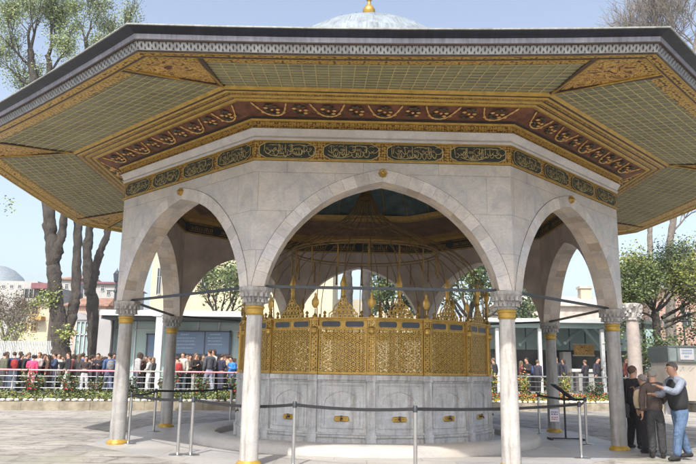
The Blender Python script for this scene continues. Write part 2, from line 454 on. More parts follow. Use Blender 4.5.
# underside at springing
for sg in (-1, 1):
    w.quad((sg*HS, YO, ZS), (sg*hwO, YO, ZS), (sg*hwI, YI, ZS), (sg*HS, YI, ZS), 0, [(0, 0), (.3, 0), (.3, .4), (0, .4)])
wall_me = w.mesh('arch_wall', ['wall_marble', 'inner_wall'])
w = MB(); rr = random.Random(3)
for sg in (-1, 1):
    for i in range(NV):
        t = rr.uniform(.80, 1.10); wm = rr.uniform(0, 1)**2; tone = (t*1.02, t*(1-.05*wm), t*(1-.14*wm))
        e0, e1, i0, i1 = ext[i], ext[i+1], intr[i], intr[i+1]
        g = .004
        pts = [(sg*i0[0], i0[1]), (sg*i1[0], i1[1]), (sg*e1[0], e1[1]), (sg*e0[0], e0[1])]
        cx = sum(p[0] for p in pts)/4; cz = sum(p[1] for p in pts)/4
        pts = [(cx+(x-cx)*.985, cz+(z-cz)*.985) for x, z in pts]
        y = YO-.012
        w.quad(*[(x, y, z) for x, z in pts], 0, None, tone)
        n4 = len(pts)
        for q in range(4):
            a, b = pts[q], pts[(q+1) % 4]
            w.quad((a[0], y, a[1]), (b[0], y, b[1]), (b[0], YO+.01, b[1]), (a[0], YO+.01, a[1]), 0, None, tone)
        # intrados stone, in two courses across the thickness
        for (ya, yb) in ((YO+.001, YO+.26), (YO+.262, YI)):
            t2 = rr.uniform(.72, 1.06); wm = rr.uniform(0, 1); tn = (t2*1.05, t2*(.98-.06*wm), t2*(.93-.16*wm))
            w.quad((sg*i0[0], ya, i0[1]), (sg*i1[0], ya, i1[1]), (sg*i1[0], yb, i1[1]), (sg*i0[0], yb, i0[1]), 0, None, tn)
    # mortar backing just behind the ring
    for i in range(NV):
        e0, e1, i0, i1 = ext[i], ext[i+1], intr[i], intr[i+1]
        f = 1.0+.02/2
        g0 = (e0[0]*1.003+.002, e0[1]+.006); g1 = (e1[0]*1.003+.002, e1[1]+.006 if i < NV-1 else e1[1])
        w.quad(*[(sg*x, YO-.002, z) for x, z in (i0, i1, g1, g0)], 1)
vou_me = w.mesh('arch_ring', ['voussoir_marble', 'joint_grey'])
# rosette at the crown
w = MB()
w.T = Matrix.Translation((0, YO-.012, 5.03)) @ Matrix.Rotation(pi/2, 4, 'X')
w.lathe([(.001, .09), (.028, .085), (.04, .05), (.06, .055), (.072, .035), (.076, 0)], n=16, cap=False, fn=lambda a, i: 1+(.10*cos(8*a) if i > 2 else 0))
ros_me = w.mesh('rosette', ['gold_bronze'], 50)
# calligraphy cartouche variants
def stroke(mb, pts, wd, y, m=1):
    A = []; B = []
    for i, (x, z) in enumerate(pts):
        a = pts[max(i-1, 0)]; b = pts[min(i+1, len(pts)-1)]; dx, dz = b[0]-a[0], b[1]-a[1]; l = sqrt(dx*dx+dz*dz) or 1
        ww = wd*.86*(.55+.45*sin(pi*(i+.5)/len(pts)))
        A.append((x-dz/l*ww, y, z+dx/l*ww)); B.append((x+dz/l*ww, y, z-dx/l*ww))
    mb.strip(A, B, m)
def bowl(cx, cz, rx, rz, a0, a1, n=7): return [(cx+rx*cos(a0+(a1-a0)*i/n), cz+rz*sin(a0+(a1-a0)*i/n)) for i in range(n+1)]
def cartouche(seed, W=1.03, H=.30):
    r = random.Random(seed); mb = MB(); y0 = -.012; poly = []
    for sx, a0, a1 in ((1, -pi/2, pi/2), (-1, pi/2, 3*pi/2)):
        for i in range(13):
            a = a0+(a1-a0)*i/12; q = 1-.10*abs(sin(3*(a-a0)))
            poly.append((sx*(W/2-H*.5)+H*.5*cos(a)*q*(1.05), H*.5*sin(a)*q if abs(sin(a)) < .98 else H*.5*sin(a)))
    mb.prism(poly, 0, y0, 0, lambda x, z, y: (x, y, z))
    mb.strip([(x*1.0, y0-.004, z*1.0) for x, z in poly+[poly[0]]], [(x*.965, y0-.004, z*.93) for x, z in poly+[poly[0]]], 1)
    y = y0-.006; x = -W*.40; h = H/2
    while x < W*.40:
        k = r.random()
        if k < .42:
            t = r.uniform(-.02, .02); stroke(mb, [(x+t, h*r.uniform(.55, .8)), (x+t*.4, h*.1), (x, -h*r.uniform(.1, .4))], .0065, y)
            if r.random() < .4: stroke(mb, bowl(x+.03, -h*.25, .03, .03, pi, 2*pi+.4), .006, y)
            x += r.uniform(.026, .038)
        elif k < .75:
            w_ = r.uniform(.05, .085); stroke(mb, bowl(x+w_/2, -h*r.uniform(.1, .35), w_*.6, h*r.uniform(.3, .5), pi*.95, 2*pi+.5), .0075, y); x += w_*.55
            stroke(mb, bowl(x-.02, h*.2, .016, .018, 0, 2*pi), .005, y)
        else:
            w_ = r.uniform(.09, .14); stroke(mb, [(x, h*.1), (x+w_*.3, -h*.15), (x+w_*.7, -h*.1), (x+w_, h*.25)], .0065, y)
            stroke(mb, bowl(x+w_/2, h*.5, w_*.4, h*.18, pi*.1, pi*.9), .005, y); x += w_*.5
        y -= .0004
    for i in range(16):
        a, b = r.uniform(-W*.42, W*.42), r.choice((h*.72, h*.45, -h*.7, -h*.5))+r.uniform(-.01, .01)
        mb.quad((a-.008, y, b), (a, y, b-.008), (a+.008, y, b), (a, y, b+.008), 1)
    stroke(mb, bowl(r.uniform(-.2, 0), -h*.15, .24, h*.62, pi*1.12, pi*1.9, 12), .007, y-.0005)
    stroke(mb, bowl(r.uniform(.1, .25), h*.1, .17, h*.6, pi*.15, pi*.8, 12), .006, y-.001)
    return mb.mesh('cartouche', ['cartouche_black', 'script_gold'])
carts = [cartouche(s) for s in (1, 2, 3, 4)]
# the band behind
def band_mesh():
    mb = MB(); L = 0
    for q in range(8):
        a, b = -1+q/4, -1+(q+1)/4; R0 = 6.0
        mb.quad(PK(0, a, R0, 5.232), PK(0, b, R0, 5.232), PK(0, b, R0, 5.60), PK(0, a, R0, 5.60), 0, [(a*2.3, 0), (b*2.3, 0), (b*2.3, .37), (a*2.3, .37)])
    for z in (5.245, 5.588):
        mb.box((0, -6.0*C8-.008, z), (6.0*sin(pi/8)*2, .03, .024), 1)
    return mb.mesh('inscription_band', ['gold_fine', 'gold'])
band_me = band_mesh()
# column
def shaft(r0, r1, mat):
    mb = MB(); prof = [(r0, .08), (r0*1.0, .3), (r0*.985, 1.1), (r1*1.03, 2.0), (r1, 2.52)]
    mb.lathe(prof, n=28); return mb.mesh('column_shaft', [mat], 40)
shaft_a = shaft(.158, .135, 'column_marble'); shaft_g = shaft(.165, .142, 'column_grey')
mb = MB(); mb.lathe([(.215, 0), (.215, .035), (.20, .06), (.185, .075), (.17, .095)], n=28); basering = mb.mesh('base_ring', ['gold'], 30)
mb = MB(); mb.lathe([(.150, 2.50), (.160, 2.515), (.150, 2.53), (.152, 2.60), (.168, 2.62), (.170, 2.645), (.15, 2.665)], n=28); neckring = mb.mesh('neck_ring', ['gold'], 30)
mb = MB()
def capfn(a, i): return (1+[0, .03, .07, .05, .09, .06, .04][min(i, 6)]*cos(16*a+(pi if i % 2 else 0)))
mb.lathe([(.15, 2.66), (.165, 2.70), (.185, 2.755), (.195, 2.76), (.225, 2.83), (.235, 2.84), (.268, 2.915)], n=64, fn=capfn)
ang8 = [(.285*cos(radians(22.5+45*i)), .285*sin(radians(22.5+45*i))) for i in range(8)]
mb.prism(ang8, 2.915, 2.975)
for i in range(16):
    a = 2*pi*i/16
    mb.box((.20*cos(a), .20*sin(a), 2.755), (.05, .05, .085), 0, Matrix.Rotation(a+pi/4, 3, 'Z'), .6)
    a += pi/16; mb.box((.238*cos(a), .238*sin(a), 2.85), (.055, .055, .08), 0, Matrix.Rotation(a+pi/4, 3, 'Z'), .6)
cap_me = mb.mesh('capital', ['column_grey'])
mb = MB(); mb.v = []; 
L = 5.72*2*sin(pi/8)
mb.box((0, -5.72*C8, 3.005), (L, .045, .05)); 
for sx in (-1, 1): mb.box((sx*(L/2-.02), -5.72*C8-.0, 3.0), (.34, .10, .035))
tie_me = mb.mesh('tie_rod', ['iron'])
for k in range(8):
    rz = radians(45*k)
    o = link('arch_wall', wall_me, kiosk, rot=(0, 0, rz))
    link('arch_ring', vou_me, o); link('rosette', ros_me, o)
    b = link('inscription_band', band_me, kiosk, rot=(0, 0, rz))
    for q in range(4):
        link('cartouche', carts[(q+k) % 4], b, loc=(-1.71+q*1.14, -6.0*C8-.002, 5.417), rot=None)
    link('tie_rod', tie_me, kiosk, rot=(0, 0, rz))
    a = radians(-90-22.5+45*k); c = Vector((5.75*cos(a), 5.75*sin(a), 0))
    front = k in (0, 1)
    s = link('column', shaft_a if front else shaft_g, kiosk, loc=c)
    link('base_ring', basering, s); link('neck_ring', neckring, s)
    cp = link('capital', cap_me, s, rot=(0, 0, a))
    # corner block of the wall above the capital: closes the joint between two sides
# marble cornice, mouldings, frieze
def f_cornice(mb, k): sweep(mb, [(6.0, 5.60), (6.03, 5.602), (6.04, 5.64), (6.02, 5.68), (6.05, 5.72), (6.09, 5.78), (6.10, 5.80), (6.04, 5.815)], k)
fixed('marble_cornice', ['cornice_marble'], f_cornice)
def f_gold1(mb, k): sweep(mb, [(6.04, 5.812), (6.075, 5.82), (6.075, 5.87), (6.10, 5.875), (6.105, 5.92), (6.14, 5.925), (6.15, 5.955), (6.11, 5.96), (6.13, 5.985), (6.22, 5.992)], k, mi=[0, 1, 0, 1, 0, 0, 2, 2, 2])
fixed('lower_moulding', ['gold', 'gold_fine', 'dark_wood'], f_gold1)
def f_frieze(mb, k):
    sweep(mb, [(6.21, 5.99), (6.42, 6.045), (6.64, 6.115)], k)
def wavepts(k, n=5):
    pass
fr = fixed('frieze', ['frieze_red'], f_frieze)
def fpt(k, s, t, off=.012):      # a point on the frieze: t 0..1 across
    R = 6.23+.40*t; return PK(k, s, R, 5.994+.118*t - off)
for k in range(8):
    nS = 5
    for q in range(nS):
        mb = MB()
        c = -1+2*(q+.5)/nS; hw = .60/nS
        pts = [fpt(k, c+hw*x, t, .018) for x, t in ((-1, .96), (-.88, .72), (-.72, .45), (-.5, .2), (-.25, .1), (0, .08), (.25, .1), (.5, .2), (.72, .45), (.88, .72), (1, .96))]
        fine = []
        for a_, b_ in zip(pts, pts[1:]): fine += [a_, a_.lerp(b_, .5)]
        fine.append(pts[-1]); mb.tube(fine, [.005+.015*abs(sin(i_*1.57+.3))*(1 if 0 < i_ < 20 else .3) for i_ in range(len(fine))], 5)
        for s_ in (-.62, .62):
            p = fpt(k, c+hw*s_, .33, .03)
            mb.lathe([(.001, -.02), (.035, 0), (.001, .02)], p, 6, cap=False)
        mb.build('garland', 'garland', fr[k], 60)
        for s_ in (0, 1.66):
            p = fpt(k, c+hw*s_, .52, .02)
            if s_ and q == nS-1: continue
            mb2 = MB()
            tg = (fpt(k, c+hw*s_+.01, .52)-fpt(k, c+hw*s_-.01, .52)).normalized(); rd = (fpt(k, c+hw*s_, .6)-fpt(k, c+hw*s_, .4)).normalized()
            for j in range(9):
                a = 2*pi*j/9; 
                mb2.lathe([(.001, -.030), (.042, -.008), (.001, .014)], p+tg*cos(a)*.10+rd*sin(a)*.125, 6, 0 if j % 4 else 1, cap=False)
            mb2.lathe([(.001, -.034), (.03, -.01), (.001, .012)], p, 6, 1, cap=False)
            mb2.build('flower_relief', ['frieze_rose', 'garland'], fr[k], 60)
def f_gold2(mb, k): sweep(mb, [(6.63, 6.112), (6.66, 6.085), (6.72, 6.08), (6.74, 6.11), (6.78, 6.11), (6.80, 6.09), (6.87, 6.085), (6.89, 6.12), (6.93, 6.12), (6.95, 6.10), (7.03, 6.10), (7.05, 6.125), (7.10, 6.13), (7.15, 6.185)], k, mi=[0, 0, 0, 2, 0, 1, 0, 2, 0, 1, 0, 2, 0])
fixed('upper_moulding', ['gold', 'gold_fine', 'dark_wood'], f_gold2)
# soffit: one panel per side between square-cut ends, kite-shaped corner pieces
RS0, RS1 = 7.14, 9.13
def soff(R): return 6.182 - .275*((R-RS0)/(RS1-RS0))
hs0 = RS0*sin(pi/8)
def SP(k, x, t, dz=0):           # x metres along the side, t 0..1 radial
    R = RS0+(RS1-RS0)*t; s = x/(R*sin(pi/8)); p = PK(k, s, R, soff(R)); p.z += dz; return p
for k in range(8):
    mb = MB(); n = 8
    for i in range(n):
        for j in range(3):
            xa, xb = -hs0+2*hs0*i/n, -hs0+2*hs0*(i+1)/n; ta, tb = j/3, (j+1)/3
            mb.quad(SP(k, xa, ta), SP(k, xb, ta), SP(k, xb, tb), SP(k, xa, tb))
    pn = mb.build('soffit_panel', 'soffit_green', kiosk)
    mb = MB()
    for j in range(1, 11):
        t = j/11; mb.strip([SP(k, -hs0+2*hs0*i/8, t-.0045, -.010) for i in range(9)], [SP(k, -hs0+2*hs0*i/8, t+.0045, -.010) for i in range(9)])
        for e in (-1, 1): mb.strip([SP(k, -hs0+2*hs0*i/8, t+e*.0045, -.010) for i in range(9)], [SP(k, -hs0+2*hs0*i/8, t+e*.0045, 0) for i in range(9)])
    for i in range(1, 28):
        x = -hs0+2*hs0*i/28
        a, b, c, d = SP(k, x-.006, 0, -.008), SP(k, x+.006, 0, -.008), SP(k, x+.006, 1, -.008), SP(k, x-.006, 1, -.008)
        mb.quad(a, b, c, d)
        mb.quad(a, d, SP(k, x-.006, 1), SP(k, x-.006, 0)); mb.quad(b, c, SP(k, x+.006, 1), SP(k, x+.006, 0))
    mb.build('lattice', 'soffit_batten', pn)
    for sx in (-1, 1):
        mb = MB()
        for xx, ww, m in ((hs0+.03, .035, 0),):
            A = [SP(k, sx*(xx-ww), j/4, -.03) for j in range(5)]; B = [SP(k, sx*(xx+ww), j/4, -.03) for j in range(5)]
            mb.strip(A, B, m)
            for P_ in (A, B): mb.strip(P_, [p+Vector((0, 0, .03)) for p in P_], m)
        mb.build('divider_strip', 'dark_wood', kiosk)
    # kite between side k and k+1
    mb = MB(); apex = PK(k, 1, RS0, soff(RS0)); cor = PK(k, 1, RS1, soff(RS1))
    a = SP(k, hs0+.06, 1); b = SP(k+1, -hs0-.06, 1)
    off = Vector((0, 0, -.004))
    mb.face([mb.p(apex+off), mb.p(a+off), mb.p(cor+off)]); mb.face([mb.p(apex+off), mb.p(cor+off), mb.p(b+off)])
    mb.tube([apex+off*5, a.lerp(cor, .06)+off*3, cor+off*3, b.lerp(cor, .06)+off*3, apex+off*5], .022, 5, 1)
    mb.build('corner_arabesque', ['arabesque', 'gold'], kiosk)
def f_gold3(mb, k): sweep(mb, [(9.08, 5.915), (9.10, 5.880), (9.13, 5.872), (9.15, 5.888), (9.25, 5.882), (9.27, 5.862), (9.30, 5.862), (9.31, 5.885)], k, mi=[0, 0, 2, 1, 0, 0, 2])
fixed('eave_gold_strip', ['gold', 'gold_carved', 'dark_wood'], f_gold3)
# deeper carved inner strip on the soffit edge
def f_gold4(mb, k): sweep(mb, [(8.84, 5.945), (8.86, 5.925), (9.06, 5.90), (9.085, 5.915)], k, mi=[0, 1, 0])
fixed('carved_border', ['gold', 'gold_carved'], f_gold4)
def f_val(mb, k): sweep(mb, [(9.31, 5.885), (9.33, 5.885), (9.36, 6.0)], k)
vals = fixed('pierced_valance', ['pierced_metal'], f_val)
for k in range(8):
    mb = MB(); n = 150
    for i in range(n):
        s = -1+2*(i+.5)/n; ds = .55/n
        R0, R1 = 9.345, 9.358
        def V(ss, t): 
            p = PK(k, ss, 9.335+.027*t+.006, 5.888+.11*t); return p
        if i % 2: mb.quad(V(s-ds, .5), V(s, .16), V(s+ds, .5), V(s, .84))
        else:
            mb.face([mb.p(V(s-ds, .05)), mb.p(V(s+ds, .05)), mb.p(V(s, .42))]); mb.face([mb.p(V(s-ds, .95)), mb.p(V(s, .58)), mb.p(V(s+ds, .95))])
    mb.build('piercing', 'pierce_dark', vals[k])
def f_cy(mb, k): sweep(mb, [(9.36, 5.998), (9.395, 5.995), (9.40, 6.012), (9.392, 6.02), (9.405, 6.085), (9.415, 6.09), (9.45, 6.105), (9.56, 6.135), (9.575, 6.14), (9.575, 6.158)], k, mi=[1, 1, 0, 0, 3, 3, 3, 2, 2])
fixed('lead_gutter', ['lead', 'dark_wood', 'lead_pale', 'lead_shaded'], f_cy)
def f_roof(mb, k): sweep(mb, [(9.575, 6.156), (9.3, 6.22), (6.0, 7.45), (2.75, 8.62)], k, 4)
fixed('roof_slope', ['lead_roof'], f_roof)
mb = MB(); mb.lathe([(2.85, 8.5), (2.8, 8.66), (2.72, 8.70)]+[(2.70*cos(a), 8.70+2.0*sin(a)) for a in [radians(x) for x in (4, 15, 28, 40, 52, 64, 76, 86)]], n=48, fn=lambda a, i: 1+(.008*abs(cos(12*a))**12 if i > 2 else 0))
dome = mb.build('lead_dome', 'lead_roof', kiosk, 40)
mb = MB()
for q in range(24):
    a = 2*pi*q/24; mb.tube([(2.71*cos(e)*cos(a), 2.71*cos(e)*sin(a), 8.70+2.01*sin(e)) for e in [radians(x) for x in (2, 20, 38, 56, 72, 86)]], .018, 4)
mb.build('dome_rib', 'lead_roof', dome, 60)
mb = MB(); mb.lathe([(.13, 10.66), (.07, 10.78), (.05, 10.92), (.06, 10.98), (.13, 11.08), (.17, 11.18), (.17, 11.26), (.11, 11.36), (.045, 11.42), (.045, 11.52), (.10, 11.58), (.12, 11.65), (.07, 11.73), (.03, 11.8), (.03, 12.0), (.002, 12.1)], n=20, cap=False)
mb.build('finial', 'gold_bronze', kiosk, 50)
# interior ceiling
def f_in(mb, k): sweep(mb, [(5.50, 5.36), (5.46, 5.365), (5.46, 5.40), (5.49, 5.41), (5.49, 5.70), (5.42, 5.71), (5.36, 5.78), (5.05, 5.84), (5.03, 5.87), (4.4, 6.03), (3.95, 6.15), (3.93, 6.11), (3.75, 6.13), (3.70, 6.26)], k, 2, mi=[0, 0, 0, 1, 0, 0, 0, 2, 2, 2, 0, 0, 0], deform=False)
inn = fixed('inner_cornice', ['gold_inner', 'cartouche_black', 'ceiling_brown'], f_in)
for k in range(8):
    mb = MB()
    for q in range(4):
        c = -.75+q*.5
        for t in (5.45, 5.66): mb.strip([PK(k, c-.2, 5.483, t, 0), PK(k, c+.2, 5.483, t, 0)], [PK(k, c-.2, 5.483, t+.015, 0), PK(k, c+.2, 5.483, t+.015, 0)])
        r = random.Random(q)
        for i in range(12):
            s = c-.18+.36*i/12; mb.strip([PK(k, s, 5.482, 5.49, 0), PK(k, s+.012, 5.482, 5.49, 0)], [PK(k, s+r.uniform(-.01, .01), 5.482, 5.49+r.uniform(.06, .14), 0), PK(k, s+.012, 5.482, 5.6, 0)])
    mb.build('inner_lettering', 'gold_inner', inn[k])
mb = MB(); prof = [(3.72*cos(radians(x)), 6.2+1.25*sin(radians(x))) for x in (2, 14, 28, 42, 56, 70, 82, 89)]
mb.lathe(prof, n=48, cap=False); idome = mb.build('inner_dome', 'dome_teal', kiosk, 60)
mb = MB()
for q in range(32):
    a = 2*pi*q/32; mb.tube([(r*.99*cos(a), r*.99*sin(a), z-.01) for r, z in prof], .014, 4)
mb.build('dome_batten', 'gold_inner', idome)

# platform under the kiosk
plat = MB(); RP = 6.35
poly = [(RP*cos(radians(-112.5+45*k)+TH), RP*sin(radians(-112.5+45*k)+TH)) for k in range(8)]
plat.prism(poly, -.05, .004)
tag(plat.build('marble_floor', 'platform_marble'), kind='structure')

# ------------------------------------------------------------------ the fountain basin with its gilded cage
basin = empty('fountain_basin', (-.04, 0, 0), TH)
tag(basin, 'sixteen-sided grey marble fountain basin topped by a gilded openwork grille and cage', 'fountain')
NB = 16; RB = 3.05; CB = cos(pi/NB); HB = RB*sin(pi/NB)
ZG0, ZG1 = 1.50, 2.64
# side 0 faces -y, its corners at +-11.25 deg ; rotate half a step so a post faces the camera
y0 = -RB*CB
w = MB(); hw = HB-.10
w.box((0, y0+.10, .75), (2*HB, .2, 1.5))
w.box((0, y0-.015, .15), (2*HB+.0, .07, .22)); w.box((0, y0-.03, .285), (2*HB+.02, .09, .05)); w.box((0, y0-.02, .335), (2*HB, .06, .04))
w.box((0, y0-.02, 1.44), (2*HB+.01, .09, .10)); w.box((0, y0-.01, 1.37), (2*HB, .05, .03))
# moulded panel frame and a low relief arch
def relief(pts, r=.014): w.tube([(x, y0-.004, z) for x, z in pts], r, 5)
relief([(-hw+.06, .44), (-hw+.06, 1.28), (hw-.06, 1.28), (hw-.06, .44), (-hw+.06, .44)])
relief([(-hw+.13, .48), (-hw+.13, .92)]+[(-(hw-.13)*cos(a), 0.92+.20*sin(a)+.05*(1-abs(cos(a)))) for a in [pi*i/10 for i in range(1, 10)]]+[(hw-.13, .92), (hw-.13, .48)])
panel_me = w.mesh('marble_panel', ['basin_marble'])
w = MB()
xs = [(-.145, .0), (.145, .0)]
poly = [(.095+.055*cos(a), .052*sin(a)) for a in [radians(x) for x in range(-90, 91, 20)]]+[(-.095-.055*cos(a), .052*sin(a)*-1) for a in [radians(x) for x in range(-90, 91, 20)]]
w.prism([(x, z+.62) for x, z in poly], y0-.002, y0-.018, 0, lambda x, z, y: (x, y, z))
for x in (-.09, .09): w.lathe([(.001, 0), (.03, .006), (.001, .012)], (x, y0-.02, .62), 8, 0, False)
w.tube([(x*.150, y0-.022, .62+.05*z) for x, z in ((-.9, -.9), (.9, -.9), (1, 0), (.9, .9), (-.9, .9), (-1, 0), (-.9, -.9))], .006, 4)
plate_me = w.mesh('tap_plate', ['gold'], 40)
w = MB(); w.T = Matrix.Translation((0, 0, -.30)); w.tube([(0, y0-.015, .925), (0, y0-.07, .93), (0, y0-.095, .92), (0, y0-.10, .885)], [.022, .018, .016, .014], 8); w.box((0, y0-.06, .955), (.012, .012, .05)); w.box((0, y0-.06, .98), (.06, .014, .012)); w.lathe([(.03, .0), (.03, .012)], (0, y0-.02, .92), 8)
tap_me = w.mesh('tap', ['dark_wood'], 40)
w = MB(); w.box((0, 0, .75), (.17, .10, 1.49)); w.box((0, -.01, .15), (.21, .14, .24)); w.box((0, -.01, 1.43), (.21, .13, .12)); w.box((0, -.052, .86), (.10, .012, .86)); w.box((0, -.01, .29), (.23, .15, .06))
pil_me = w.mesh('pilaster', ['basin_marble'])
# grille panel
w = MB(); GW = 2*(HB-.09)-.04; G0, G1 = ZG0+.05, ZG1-.23
def ring(mb, cx, cz, r, y, tw=.011, n=14, a0=0, a1=2*pi, clip=None, th=.02):
    pr = None
    for i in range(n+1):
        a = a0+(a1-a0)*i/n; q = []
        for rr_ in (r-tw, r+tw): q.append((cx+rr_*cos(a), cz+rr_*sin(a)))
        if pr is not None:
            mx, mz = (q[0][0]+pr[1][0])/2, (q[0][1]+pr[1][1])/2
            if clip is None or (abs(mx) < clip[0] and clip[1] < mz < clip[2]):
                for yy, o in ((y-th/2, 0), (y+th/2, 1)):
                    f = [(pr[0][0], yy, pr[0][1]), (pr[1][0], yy, pr[1][1]), (q[1][0], yy, q[1][1]), (q[0][0], yy, q[0][1])]
                    mb.quad(*(f if not o else f[::-1]))
                for j in (0, 1):
                    mb.quad((pr[j][0], y-th/2, pr[j][1]), (q[j][0], y-th/2, q[j][1]), (q[j][0], y+th/2, q[j][1]), (pr[j][0], y+th/2, pr[j][1]))
        pr = q
sp = .155; rows = int((G1-G0)/(sp*.866))+2
clip = (GW/2, G0, G1)
for j in range(rows):
    z = G0+.02+j*sp*.866
    for i in range(-4, 5):
        x = i*sp+(sp/2 if j % 2 else 0)
        if abs(x) > GW/2+.08 or z > G1+.08: continue
        ring(w, x, z, .098, y0-.002*(i % 2), .009, 14, clip=clip)
        if abs(x) < GW/2-.02 and z < G1-.02: ring(w, x, z, .024, y0, .012, 6)
w.box((0, y0, ZG0+.025), (GW+.08, .06, .05)); w.box((0, y0, G1+.01), (GW+.06, .045, .025)); w.box((0, y0, ZG1-.015), (GW+.10, .07, .035))
for sx in (-1, 1): w.box((sx*(GW/2+.005), y0, (G0+G1)/2), (.024, .045, G1-G0))
w.box((0, y0-.03, ZG1+.008), (GW+.2, .12, .02))
grille_me = w.mesh('grille_panel', ['gold_bronze'])
w = MB(); w.box((0, y0+.005, G1+.115), (GW+.04, .02, .175), 1)
for cx in (-GW/4-.005, GW/4+.005):
    hw_, hh = GW/4-.045, .058
    poly = [(cx+hw_-hh*.6+hh*.6*cos(a), G1+.115+hh*sin(a)) for a in [radians(x) for x in range(-90, 91, 30)]]+[(cx-hw_+hh*.6-hh*.6*cos(a), G1+.115-hh*sin(a)) for a in [radians(x) for x in range(-90, 91, 30)]]
    w.prism(poly, y0-.006, y0-.016, 0, lambda x, z, y: (x, y, z))
    w.strip([(x, y0-.020, z) for x, z in poly+[poly[0]]], [(cx+(x-cx)*1.07, y0-.020, G1+.115+(z-G1-.115)*1.22) for x, z in poly+[poly[0]]], 1)
cartb_me = w.mesh('name_tablet', ['frame_dark', 'gold_bronze'])
# post with lattice and finial
w = MB()
for x in (-.075, .075): w.box((x, -.02, (ZG0+ZG1)/2), (.016, .05, ZG1-ZG0))
for i in range(12):
    z = ZG0+.09+i*.088; ring(w, 0, z, .04, -.02, .010, 8); ring(w, 0, z+.044, .066, -.022, .007, 8, clip=(.072, 0, 9))
w.box((0, .02, (ZG0+ZG1)/2), (.05, .03, ZG1-ZG0))
w.box((0, -.01, ZG0+.03), (.19, .10, .06)); w.box((0, -.01, ZG1-.01), (.19, .10, .07)); w.lathe([(.05, 0), (.08, .03), (.07, .08), (.09, .12), (.04, .15)], (0, -.03, ZG1-.32), 10)
post_me = w.mesh('grille_post', ['gold_bronze'])
w = MB(); w.tube([(0, -.01, ZG1), (0, -.01, ZG1+.20)], .014, 6)
w.lathe([(.05, 0), (.06, .03), (.03, .06), (.02, .09)], (0, -.01, ZG1+.02), 10)
w.T = Matrix.Translation((0, -.01, ZG1+.33)) @ Matrix.Diagonal((1, .35, 1, 1))
w.lathe([(.001, -.12), (.04, -.10), (.078, -.03), (.074, .05), (.04, .10), (.018, .15), (.03, .17), (.001, .22)], n=14, cap=False, fn=lambda a, i: 1+.1*cos(6*a))
post_fin = w.mesh('post_finial', ['gold_bronze'], 50)
# crest: pierced triangle with a tall pear-shaped finial
w = MB()
for row, (z, n_) in enumerate(((.05, 6), (.135, 5), (.22, 3), (.30, 2), (.375, 1))):
    for i in range(n_):
        x = (i-(n_-1)/2)*.088; ring(w, x, ZG1+z, .034, y0-.01, .011, 9, th=.03)
        if row < 3: ring(w, x+.044, ZG1+z+.04, .018, y0-.01, .010, 6, th=.03)
w.tube([(x, y0-.01, ZG1+z) for x, z in ((-.30, .0), (-.30, .10), (-.22, .16), (-.17, .27), (-.09, .33), (-.05, .42), (0, .44), (.05, .42), (.09, .33), (.17, .27), (.22, .16), (.30, .10), (.30, 0))], .013, 5)
w.box((0, y0-.01, ZG1+.012), (GW+.1, .05, .024))
for sx in (-1, 1):
    w.lathe([(.02, 0), (.035, .03), (.015, .06), (.04, .10), (.001, .15)], (sx*.39, y0-.01, ZG1+.02), 8, cap=False)
crest_me = w.mesh('crest', ['gold_bronze'])
w = MB(); w.lathe([(.02, .42), (.05, .45), (.03, .50), (.045, .54), (.03, .60), (.062, .68), (.066, .74), (.034, .84), (.02, .90), (.001, .97)], (0, y0-.01, ZG1), 12, cap=False, fn=lambda a, i: 1+.12*cos(6*a))
crest_fin = w.mesh('crest_finial', ['gold_bronze'], 50)
RIBP = [(2.95, 2.62), (2.98, 3.0), (2.95, 3.45), (2.84, 3.85), (2.60, 4.20), (2.25, 4.48), (1.86, 4.69), (1.45, 4.86), (1.06, 5.04), (.72, 5.25), (.45, 5.48), (.27, 5.74), (.17, 6.0)]
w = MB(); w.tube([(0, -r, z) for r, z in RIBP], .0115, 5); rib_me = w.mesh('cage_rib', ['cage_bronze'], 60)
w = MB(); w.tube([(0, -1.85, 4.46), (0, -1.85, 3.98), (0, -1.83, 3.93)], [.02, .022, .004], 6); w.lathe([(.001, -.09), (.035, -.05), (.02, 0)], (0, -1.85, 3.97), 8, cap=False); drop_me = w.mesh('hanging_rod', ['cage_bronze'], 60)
for k in range(NB):
    rz = 2*pi*(k+.5)/NB
    p = link('marble_panel', panel_me, basin, rot=(0, 0, rz)); pl = link('tap_plate', plate_me, p); link('tap', tap_me, p)
    g = link('grille_panel', grille_me, basin, rot=(0, 0, rz)); link('name_tablet', cartb_me, g)
    c = link('crest', crest_me, basin, rot=(0, 0, rz)); link('crest_finial', crest_fin, c)
    a = 2*pi*k/NB; pos = Vector((RB*sin(a), -RB*cos(a), 0)); rot = (0, 0, a)
    link('pilaster', pil_me, basin, pos, rot); q = link('grille_post', post_me, basin, pos, rot); link('post_finial', post_fin, q)
    link('cage_rib', rib_me, basin, rot=(0, 0, a)); link('cage_rib', rib_me, basin, rot=(0, 0, rz)); link('hanging_rod', drop_me, basin, rot=(0, 0, a))
mb = MB()
for z, r, h in ((4.50, 1.86, .035), (4.44, 1.88, .02)):
    mb.lathe([(r, z), (r, z+h), (r-.03, z+h), (r-.03, z), (r, z)], n=48, cap=False)
mb.lathe([(.67, 5.27), (.67, 5.31), (.64, 5.31), (.64, 5.27), (.67, 5.27)], n=24, cap=False)
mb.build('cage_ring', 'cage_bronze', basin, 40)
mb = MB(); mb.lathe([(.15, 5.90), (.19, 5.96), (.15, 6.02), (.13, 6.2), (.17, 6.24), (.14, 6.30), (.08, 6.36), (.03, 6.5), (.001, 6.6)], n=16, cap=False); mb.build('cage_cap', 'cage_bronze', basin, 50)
mb = MB(); mb.lathe([(2.8, 1.42), (.01, 1.42)], n=32, cap=False); mb.build('water_tank_top', 'basin_marble', basin)
